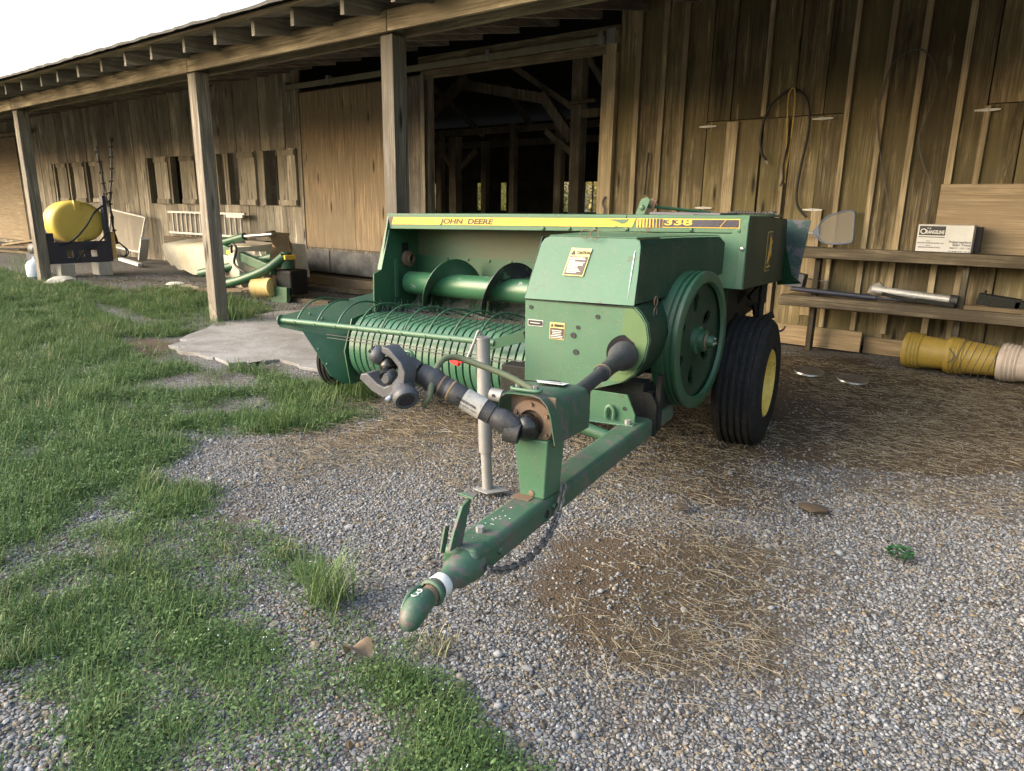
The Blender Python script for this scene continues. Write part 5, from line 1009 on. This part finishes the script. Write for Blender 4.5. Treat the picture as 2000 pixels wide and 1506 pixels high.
me.polygons.foreach_set('use_smooth', [True]*len(me.polygons))
gm = grassmask(X, Y); dm = softmask(X, Y, dirt_polys); sm_ = softmask(X, Y, straw_polys)
far = ((X < -10.5) & (Y < 4.1)) | (Y < -2) | (np.hypot(X, Y) > 30); gm[far] = 1
for nme, arr in (('grass', gm), ('dirt', dm), ('straw', sm_)):
    at = me.attributes.new(nme, 'FLOAT', 'POINT'); at.data.foreach_set('value', arr.ravel().astype(np.float32))
m, t, b = nm('gravelly_ground'); tc = N(t, 'ShaderNodeTexCoord'); v = tc.outputs['Object']
vo = N(t, 'ShaderNodeTexVoronoi'); vo.inputs['Scale'].default_value = 62; t.links.new(v, vo.inputs['Vector'])
vd = N(t, 'ShaderNodeTexVoronoi', feature='DISTANCE_TO_EDGE'); vd.inputs['Scale'].default_value = 62; t.links.new(v, vd.inputs['Vector'])
sep = N(t, 'ShaderNodeSeparateColor'); t.links.new(vo.outputs['Color'], sep.inputs[0])
stone = ramp(t, sep.outputs[0], [(0, (.085, .082, .082)), (.45, (.17, .17, .178)), (.8, (.24, .24, .242)), (1, (.20, .16, .11))])
stone = mixc(t, ramp(t, vd.outputs['Distance'], [(.0, (1, 1, 1)), (.16, (0, 0, 0))]), stone, (.03, .025, .02))
big = noise(t, v, 1.6, 5, .6); brown = mixc(t, noise(t, v, 26, 6, .7), (.036, .026, .018), (.105, .077, .052))
a1 = N(t, 'ShaderNodeAttribute', attribute_name='dirt'); a2 = N(t, 'ShaderNodeAttribute', attribute_name='grass'); a3 = N(t, 'ShaderNodeAttribute', attribute_name='straw')
fdn = ramp(t, math_(t, 'SUBTRACT', math_(t, 'ADD', a1.outputs['Fac'], noise(t, v, 6, 7, .7)), .45), [(.25, (0, 0, 0)), (.85, (1, 1, 1))])
fd = math_(t, 'ADD', math_(t, 'MULTIPLY', fdn, .95), math_(t, 'MULTIPLY', ramp(t, big, [(.5, (0, 0, 0)), (.72, (1, 1, 1))]), .45), True)
c = mixc(t, fd, stone, brown)
c = mixc(t, math_(t, 'MULTIPLY', a3.outputs['Fac'], .6), c, mixc(t, noise(t, v, 40, 6, .7), (.06, .042, .025), (.16, .12, .075)))
c = mixc(t, math_(t, 'MULTIPLY', a2.outputs['Fac'], .8), c, mixc(t, noise(t, v, 14, 5, .7), (.035, .035, .018), (.085, .08, .04)))
t.links.new(c, b.inputs['Base Color']); b.inputs['Roughness'].default_value = .95; b.inputs['Specular IOR Level'].default_value = .2
bump(t, b, math_(t, 'ADD', math_(t, 'MINIMUM', vd.outputs['Distance'], .25), math_(t, 'MULTIPLY', noise(t, v, 60, 5, .7), .15)), .8, .012)
me.materials.append(m); g_ = bpy.data.objects.new('ground', me); col.objects.link(g_); tag(g_, 'gravel and earth yard in front of the barn', kind='structure')
# --- concrete slab in front of the door bay
sp_ = GP((352, 662), (425, 630), (545, 610), (640, 600), (760, 580))+[(-5.6, 7.15), (-4.2, 6.0), (-4.3, 3.9)]+GP((655, 735), (560, 705), (480, 712), (410, 700), (340, 688))
pts = []
for (a, b_), (c_, d_) in zip(sp_, sp_[1:]+sp_[:1]):
    for k in range(5): pts.append((a+(c_-a)*k/5+random.uniform(-.07, .07), b_+(d_-b_)*k/5+random.uniform(-.07, .07)))
m, t, b = nm('worn_concrete_slab'); tc = N(t, 'ShaderNodeTexCoord'); v = tc.outputs['Object']
c = mixc(t, ramp(t, noise(t, v, 2.2, 6, .65, .6), [(.38, (0, 0, 0)), (.66, (1, 1, 1))]), (.25, .245, .245), (.14, .13, .12)); c = mixc(t, ramp(t, noise(t, v, 45, 5, .7), [(.5, (0, 0, 0)), (.75, (1, 1, 1))]), c, (.10, .09, .08)); t.links.new(c, b.inputs['Base Color']); b.inputs['Roughness'].default_value = .9
bump(t, b, math_(t, 'ADD', noise(t, v, 5, 5, .6), math_(t, 'MULTIPLY', noise(t, v, 70, 4, .7), .3)), .5, .02)
sl_ = MB().prism([(x, y, -.06) for x, y in pts], (0, 0, .072)).build('concrete_slab', m, None, bevel=.012); tag(sl_, 'worn grey concrete slab in front of the barn door', kind='structure')
SLAB = sp_
# --- scatter by points
def scatter(name, P, rot, sc, idx, variants, label, tint=None):
    me = bpy.data.meshes.new(name); me.vertices.add(len(P)); me.vertices.foreach_set('co', np.asarray(P, np.float32).ravel())
    for nme, typ, arr in (('rot', 'FLOAT_VECTOR', rot), ('sc', 'FLOAT_VECTOR', sc), ('idx', 'INT', idx)):
        a = me.attributes.new(nme, typ, 'POINT'); a.data.foreach_set('vector' if typ == 'FLOAT_VECTOR' else 'value', np.asarray(arr, np.float32 if typ != 'INT' else np.int32).ravel())
    cl = bpy.data.collections.new(name+'_pieces')
    for k, vm in enumerate(variants):
        o = bpy.data.objects.new('%s_piece_%02d' % (name, k), vm); cl.objects.link(o)
    ng = bpy.data.node_groups.new(name, 'GeometryNodeTree'); ng.interface.new_socket('Geometry', in_out='INPUT', socket_type='NodeSocketGeometry'); ng.interface.new_socket('Geometry', in_out='OUTPUT', socket_type='NodeSocketGeometry')
    gi = ng.nodes.new('NodeGroupInput'); go = ng.nodes.new('NodeGroupOutput'); ip = ng.nodes.new('GeometryNodeInstanceOnPoints'); ci = ng.nodes.new('GeometryNodeCollectionInfo')
    ci.inputs['Collection'].default_value = cl; ci.inputs['Separate Children'].default_value = True; ci.inputs['Reset Children'].default_value = True; ip.inputs['Pick Instance'].default_value = True
    def attr(n, tp):
        a = ng.nodes.new('GeometryNodeInputNamedAttribute'); a.data_type = tp; a.inputs['Name'].default_value = n; return a.outputs[0]
    er = ng.nodes.new('FunctionNodeEulerToRotation'); ng.links.new(attr('rot', 'FLOAT_VECTOR'), er.inputs[0])
    ng.links.new(gi.outputs[0], ip.inputs['Points']); ng.links.new(ci.outputs[0], ip.inputs['Instance']); ng.links.new(attr('idx', 'INT'), ip.inputs['Instance Index']); ng.links.new(er.outputs[0], ip.inputs['Rotation']); ng.links.new(attr('sc', 'FLOAT_VECTOR'), ip.inputs['Scale']); ng.links.new(ip.outputs[0], go.inputs[0])
    o = bpy.data.objects.new(name, me); col.objects.link(o); md = o.modifiers.new('scatter', 'NODES'); md.node_group = ng; tag(o, label, kind='stuff'); return o
def rmesh(name, mb, m):
    me = bpy.data.meshes.new(name); me.from_pydata(mb.v, [], mb.f); me.materials.append(m); me.polygons.foreach_set('use_smooth', mb.sm); return me
def inst_color(name, stops, rough=.85, fine=60, trans=0):
    m, t, b = nm(name); oi = N(t, 'ShaderNodeObjectInfo'); c = ramp(t, oi.outputs['Random'], stops)
    tc = N(t, 'ShaderNodeTexCoord'); n_ = noise(t, tc.outputs['Object'], fine, 3, .6); c = mixc(t, math_(t, 'MULTIPLY', n_, .55), c, mixc(t, 1.0, c, (.35, .33, .30), 'MULTIPLY'))
    t.links.new(c, b.inputs['Base Color']); b.inputs['Roughness'].default_value = rough; b.inputs['Specular IOR Level'].default_value = .3
    if trans:
        tr_ = N(t, 'ShaderNodeBsdfTranslucent'); t.links.new(c, tr_.inputs[0]); mx = N(t, 'ShaderNodeMixShader'); mx.inputs[0].default_value = trans
        t.links.new(b.outputs[0], mx.inputs[1]); t.links.new(tr_.outputs[0], mx.inputs[2]); t.links.new(mx.outputs[0], t.nodes['Material Output'].inputs[0])
    return m
def slabmask(X, Y): return inpoly(X+(fbm(X, Y, .45, 101)-.5)*1.1, Y+(fbm(X, Y, .45, 107)-.5)*1.1, SLAB)
stone_grey = inst_color('gravel_stone', [(0, (.075, .075, .078)), (.25, (.15, .152, .16)), (.55, (.215, .219, .232)), (.85, (.295, .30, .315)), (.95, (.25, .215, .165)), (1, (.19, .14, .085))])
stone_brown = inst_color('brown_stone', [(0, (.08, .065, .05)), (.4, (.16, .14, .115)), (.8, (.22, .20, .17)), (1, (.20, .14, .075))])
def stones(m, n_):
    out = []; r = random.Random(n_)
    for k in range(n_):
        s = MB(); bm = bmesh.new(); bmesh.ops.create_icosphere(bm, subdivisions=1, radius=1)
        ax_ = (r.uniform(.75, 1.25), r.uniform(.6, .95), r.uniform(.42, .7))
        for v_ in bm.verts: v_.co = Vector((v_.co.x*ax_[0], v_.co.y*ax_[1], v_.co.z*ax_[2]))*r.uniform(.72, 1.18)
        s.add([v_.co for v_ in bm.verts], [tuple(v_.index for v_ in f.verts) for f in bm.faces], r.random() < .35); bm.free(); out.append(rmesh('stone', s, m))
    return out
def sample(n_, x0, x1, y0, y1, seed):
    r = np.random.default_rng(seed); return r.uniform(x0, x1, n_), r.uniform(y0, y1, n_), r
def view_keep(X, Y, marg=.16):                           # keep to the wedge around the camera's view (wider than the picture)
    P = np.stack([X, Y, np.zeros_like(X)], 1)-np.array([0, 0, CAMZ]); d = P @ np.array(F); a = (P @ np.array(R2))/d; bb = (P @ np.array(U2))/d
    return (d > .3) & (np.abs(a) < .73+marg) & (bb > -.56-marg)
PX, PY_, PR_, PI, PS = [], [], [], [], []
for n_, (x0, x1, y0, y1), s0, s1, seed in ((175000, (-4.2, 1.2, .2, 3.6), .0036, .0095, 1), (70000, (-6.5, 1.0, 3.3, 6.9), .005, .011, 2), (16000, (-12.5, -5.5, 4.2, 7.2), .009, .016, 3)):
    X, Y, r = sample(n_, x0, x1, y0, y1, seed); k = view_keep(X, Y) & ~slabmask(X, Y)
    g = grassmask(X, Y); d = np.clip((softmask(X, Y, dirt_polys)+(fbm(X, Y, .22, 131)-.5)*1.3-.22)/.75, 0, 1); pr = np.clip(1-g*.6, 0, 1)*(1-d*.78)*np.where(Y > 4.4, .35, 1)*np.where(fbm(X, Y, .5, 71) > .63, .45, 1); k &= r.random(n_) < pr
    X, Y = X[k], Y[k]; n2 = len(X); s = s0+(s1-s0)*r.random(n2)**2.2; big_ = r.random(n2) < .009; s[big_] *= 2.2; s[inpoly(X, Y, holes[0])] *= 1.25
    PX.append(np.stack([X, Y, ground_z(X, Y)+s*.25], 1)); PR_.append(np.stack([r.uniform(-.35, .35, n2), r.uniform(-.35, .35, n2), r.uniform(0, 6.28, n2)], 1)); PS.append(np.stack([s, s, s], 1)); PI.append(r.integers(0, 10, n2))
scatter('gravel', np.concatenate(PX), np.concatenate(PR_), np.concatenate(PS), np.concatenate(PI), stones(stone_grey, 8)+stones(stone_brown, 2), 'loose grey crushed gravel stones covering the yard')
# straw
m = inst_color('straw', [(0, (.13, .10, .065)), (.4, (.24, .195, .13)), (.8, (.32, .27, .19)), (1, (.44, .39, .30))], .8, 20)
sv = []; r = random.Random(4)
for k in range(8):
    mb = MB(); L = r.uniform(.03, .11); c1, c2 = r.uniform(-.006, .006), r.uniform(-.008, .008)
    path = [Vector((-L/2, 0, .003)), Vector((-L/6, c1, .004+abs(c2)*.5)), Vector((L/6, c1*.8, .004+abs(c2)*.4)), Vector((L/2, c2, .003))]; mb.tube(path, [.0006, .0008, .0008, .0005], 4, caps=False); sv.append(rmesh('straw', mb, m))
X, Y, r = sample(210000, -5.5, 1.2, 1.0, 6.9, 12); s = softmask(X, Y, straw_polys, .5, .5, 61); k = view_keep(X, Y) & (r.random(len(X)) < (s*.50*np.clip(fbm(X, Y, .35, 77)*2.2-.35, .05, 1)+.006)) & ~slabmask(X, Y)
X, Y = X[k], Y[k]; n2 = len(X); s = r.uniform(.6, 1.25, n2)
scatter('straw_litter', np.stack([X, Y, ground_z(X, Y)+r.uniform(.006, .028, n2)], 1), np.stack([r.uniform(-.12, .12, n2), r.uniform(-.14, .14, n2), r.uniform(0, 6.28, n2)], 1), np.stack([s, s, s], 1), r.integers(0, 8, n2), sv, 'dry hay straw scattered over the gravel under the baler')
# dark leaf litter and clods
m = inst_color('dark_litter', [(0, (.015, .012, .009)), (.6, (.04, .03, .02)), (1, (.09, .06, .035))], .9, 20)
dv = []; r = random.Random(21)
for k in range(6):
    mb = MB(); n_ = r.randint(5, 8); mb.add([Vector((math.cos(a)*r.uniform(.5, 1.1), math.sin(a)*r.uniform(.3, .8), r.uniform(-.1, .35))) for a in np.linspace(0, 6.28, n_, endpoint=False)]+[Vector((0, 0, .25))], [(i, (i+1) % n_, n_) for i in range(n_)]); dv.append(rmesh('litter', mb, m))
X, Y, r = sample(9000, -6, 1.2, .6, 7.2, 19); d = softmask(X, Y, dirt_polys); k = view_keep(X, Y) & ~slabmask(X, Y) & (r.random(len(X)) < np.where(Y > 4.2, .30, .05)+d*.25*(fbm(X, Y, .4, 111) > .5)); X, Y = X[k], Y[k]; n2 = len(X); s = r.uniform(.005, .017, n2)
scatter('leaf_litter', np.stack([X, Y, ground_z(X, Y)+.008], 1), np.stack([r.uniform(-.3, .3, n2), r.uniform(-.3, .3, n2), r.uniform(0, 6.28, n2)], 1), np.stack([s, s, s], 1), r.integers(0, 6, n2), dv, 'dark broken leaf litter and crumbs on the yard under the roof')
# low weeds and grass
leafm = inst_color('weed_leaves', [(0, (.058, .112, .032)), (.5, (.098, .172, .055)), (1, (.15, .232, .085))], .6, 30, .25)
grm = inst_color('grass_blades', [(0, (.068, .122, .038)), (.5, (.12, .19, .062)), (.86, (.18, .25, .10)), (1, (.32, .28, .17))], .6, 20, .25)
flm, _, fb_ = nm('tiny_flowers'); fb_.inputs['Base Color'].default_value = (.62, .68, .74, 1)
wv = []; r = random.Random(9)
def blade(mb, p, a, h, lean, w_):
    d = Vector((math.cos(a), math.sin(a), 0)); sd2 = Vector((-d.y, d.x, 0)); q = [p, p+Vector((0, 0, h*.5))+d*lean*.3, p+Vector((0, 0, h*.85))+d*lean*.7, p+Vector((0, 0, h*(.95 if lean < h else .75)))+d*lean]
    mb.add([q[0]-sd2*w_, q[0]+sd2*w_, q[1]-sd2*w_*.9, q[1]+sd2*w_*.9, q[2]-sd2*w_*.55, q[2]+sd2*w_*.55, q[3]], [(0, 1, 3, 2), (2, 3, 5, 4), (4, 5, 6)], True)
for k in range(8):                                       # chickweed-like mats
    mb = MB()
    for j in range(84):
        a = r.uniform(0, 6.28); rad = .085*math.sqrt(r.random()); c = Vector((math.cos(a)*rad, math.sin(a)*rad, r.uniform(.008, .05)*(1.1-rad/.1))); s = r.uniform(.0030, .0058); az = r.uniform(0, 6.28)
        x1 = Vector((math.cos(az), math.sin(az), r.uniform(-.35, .5))).normalized(); y1 = x1.cross(Vector((r.uniform(-.5, .5), r.uniform(-.5, .5), 1))).normalized()
        mb.add([c-x1*s*1.2, c-y1*s*.7, c+x1*s*1.3, c+y1*s*.7], [(0, 1, 2, 3)])
    for j in range(8): blade(mb, Vector((r.uniform(-.06, .06), r.uniform(-.06, .06), 0)), r.uniform(0, 6.28), r.uniform(.03, .075), r.uniform(.01, .04), .0011)
    me_ = rmesh('weed_mat', mb, leafm); wv.append(me_)
for k in range(5):                                       # grass tufts
    mb = MB()
    for j in range(24):
        a = r.uniform(0, 6.28); p = Vector((r.gauss(0, .028), r.gauss(0, .028), 0)); blade(mb, p, a, r.uniform(.03, .085), r.uniform(.01, .06), r.uniform(.0010, .0018))
    wv.append(rmesh('grass_tuft', mb, grm))
PX, PR_, PS, PI = [], [], [], []
for n_, (x0, x1, y0, y1), sca, seed in ((21000, (-4.2, .2, .1, 3.6), 1.0, 5), (26000, (-11.0, -2.4, .6, 5.2), 1.25, 6), (22000, (-26, -9, .5, 5.6), 1.25, 7)):
    X, Y, r = sample(n_, x0, x1, y0, y1, seed); k = view_keep(X, Y) & ~slabmask(X, Y); g = grassmask(X, Y); g[(X < -10.5) & (Y < 3.95)] = 1; g[(X < -10.5) & (Y > 4.35)] = 0
    near_ = np.hypot(X, Y) < 3.6
    if seed == 6: k &= ~((X > -4.2) & (Y < 3.6) & near_)
    k &= (r.random(n_) < np.clip(g*1.05, 0, 1)); X, Y = X[k], Y[k]; n2 = len(X); s = sca*r.uniform(.65, 1.25, n2)
    tall = fbm(X, Y, 1.3, 91); tuft = r.random(n2) < np.clip((tall-.54)*1.8+np.clip((np.hypot(X, Y)-3)/9, 0, .30), .03, .5)
    PX.append(np.stack([X, Y, ground_z(X, Y)-.004], 1)); PR_.append(np.stack([r.uniform(-.15, .15, n2), r.uniform(-.15, .15, n2), r.uniform(0, 6.28, n2)], 1)); PS.append(np.stack([s, s, s*r.uniform(.7, 1.3, n2)], 1)); PI.append(np.where(tuft, r.integers(8, 13, n2), r.integers(0, 8, n2)))
scatter('grass', np.concatenate(PX), np.concatenate(PR_), np.concatenate(PS), np.concatenate(PI), wv, 'low green weeds and grass spreading over the yard')
fm = MB(); fmat = rmesh('tiny_flower', MB().ico((0, 0, 0), .0019, 1), flm)
X, Y, r = sample(1100, -2.4, -.6, .4, 1.6, 15); g = grassmask(X, Y); k = view_keep(X, Y) & (r.random(len(X)) < g*.5) & (fbm(X, Y, .5, 93) > .45); X, Y = X[k], Y[k]; n2 = len(X)
scatter('tiny_flowers', np.stack([X, Y, r.uniform(.035, .06, n2)], 1), np.zeros((n2, 3)), np.ones((n2, 3)), np.zeros(n2), [fmat], 'tiny pale flowers dotted over the low weeds')
# countable grass clumps
def clump(x, y, n_, h, sp, seed, label):
    r = random.Random(seed); mb = MB()
    for j in range(n_): blade(mb, Vector((x+r.gauss(0, sp*.25), y+r.gauss(0, sp*.25), gz(x, y)-.005)), r.uniform(0, 6.28), h*r.uniform(.55, 1.15), h*r.uniform(.15, 1.15), r.uniform(.0014, .0026))
    o = mb.build('grass_clump', grm, None, angle=180); tag(o, label, 'grass clump'); return o
clump(-1.82, 1.31, 170, .17, .15, 1, 'tall bright grass clump standing beside the tongue hitch'); clump(-1.33, 1.17, 60, .06, .10, 12, 'short grass clump below the hitch head'); clump(-1.355, 1.355, 60, .05, .14, 13, 'low grass clump at the hitch tip')
x, y = ray_ground(555, 835); clump(x, y, 80, .16, .16, 2, 'grass clump at gravel edge left of the straw')
x, y = ray_ground(700, 775); clump(x, y, 130, .26, .28, 3, 'long bent grass clump at the gauge wheel of the baler')
x, y = ray_ground(625, 790); clump(x, y, 90, .12, .3, 5, 'spreading grass clump in front of the pickup flare')
x, y = ray_ground(470, 625); clump(x, y, 220, .34, .7, 4, 'tall grass clump growing at the foot of the middle post')
x, y = ray_ground(400, 600); clump(x, y, 120, .25, .5, 6, 'grass clump behind the middle post by the mower')
x, y = ray_ground(170, 780); clump(x, y, 120, .16, .25, 7, 'pale dry grass clump in the weedy lawn')
x, y = ray_ground(60, 535, .1); clump(x, y, 160, .40, .7, 8, 'tall grass clump at the foot of the far post by the jug')
# --- bushes behind the barn, sunlight painted into the leaves, seen through back openings
bl = inst_color('sun_painted_leaves', [(0, (.25, .25, .07)), (.5, (.42, .38, .12)), (1, (.60, .50, .20))], .6, 5, .3)
lv = []; r = random.Random(14)
for k in range(4):
    mb = MB()
    for j in range(60):
        c = Vector((r.gauss(0, .22), r.gauss(0, .22), r.gauss(0, .18))); s = r.uniform(.05, .09); x1 = Vector((r.uniform(-1, 1), r.uniform(-1, 1), r.uniform(-1, 1))).normalized(); y1 = x1.cross(Vector((0, .3, 1))).normalized(); mb.add([c-x1*s, c-y1*s*.6, c+x1*s, c+y1*s*.6], [(0, 1, 2, 3)])
    lv.append(mb)
tw = W_dark
for k in range(9):
    cx = -34+k*3.9; cy = 24+1.5*(k % 2)+(k*37 % 5)*.3; hb = thing('bush', (cx, cy, 0), 'yellow green bush, sunlight painted into its leaves, standing behind the barn', 'bush', 'bushes behind the barn')
    mb = MB(); rr = random.Random(50+k)
    for j in range(95):
        a = rr.uniform(0, 6.28); z = rr.uniform(.2, 4.4); rad = 2.1*math.sqrt(rr.random())*(1-.10*abs(z-2)); o_ = Vector((cx+math.cos(a)*rad, cy+math.sin(a)*rad*.8, z)); q = lv[rr.randrange(4)]
        sc_ = rr.uniform(1.0, 1.7); mb.add([o_+Vector(v_)*sc_ for v_ in q.v], q.f)
    mb.build('foliage', bl, hb, angle=180); st_ = MB()
    for j in range(5): st_.tube(smooth_path([(cx+rr.uniform(-.2, .2), cy, -.05), (cx+rr.uniform(-.6, .6), cy+rr.uniform(-.4, .4), 1.2), (cx+rr.uniform(-1.2, 1.2), cy+rr.uniform(-.8, .8), 3.2)], 4), .035, 6)
    st_.build('stems', W_dark, hb)
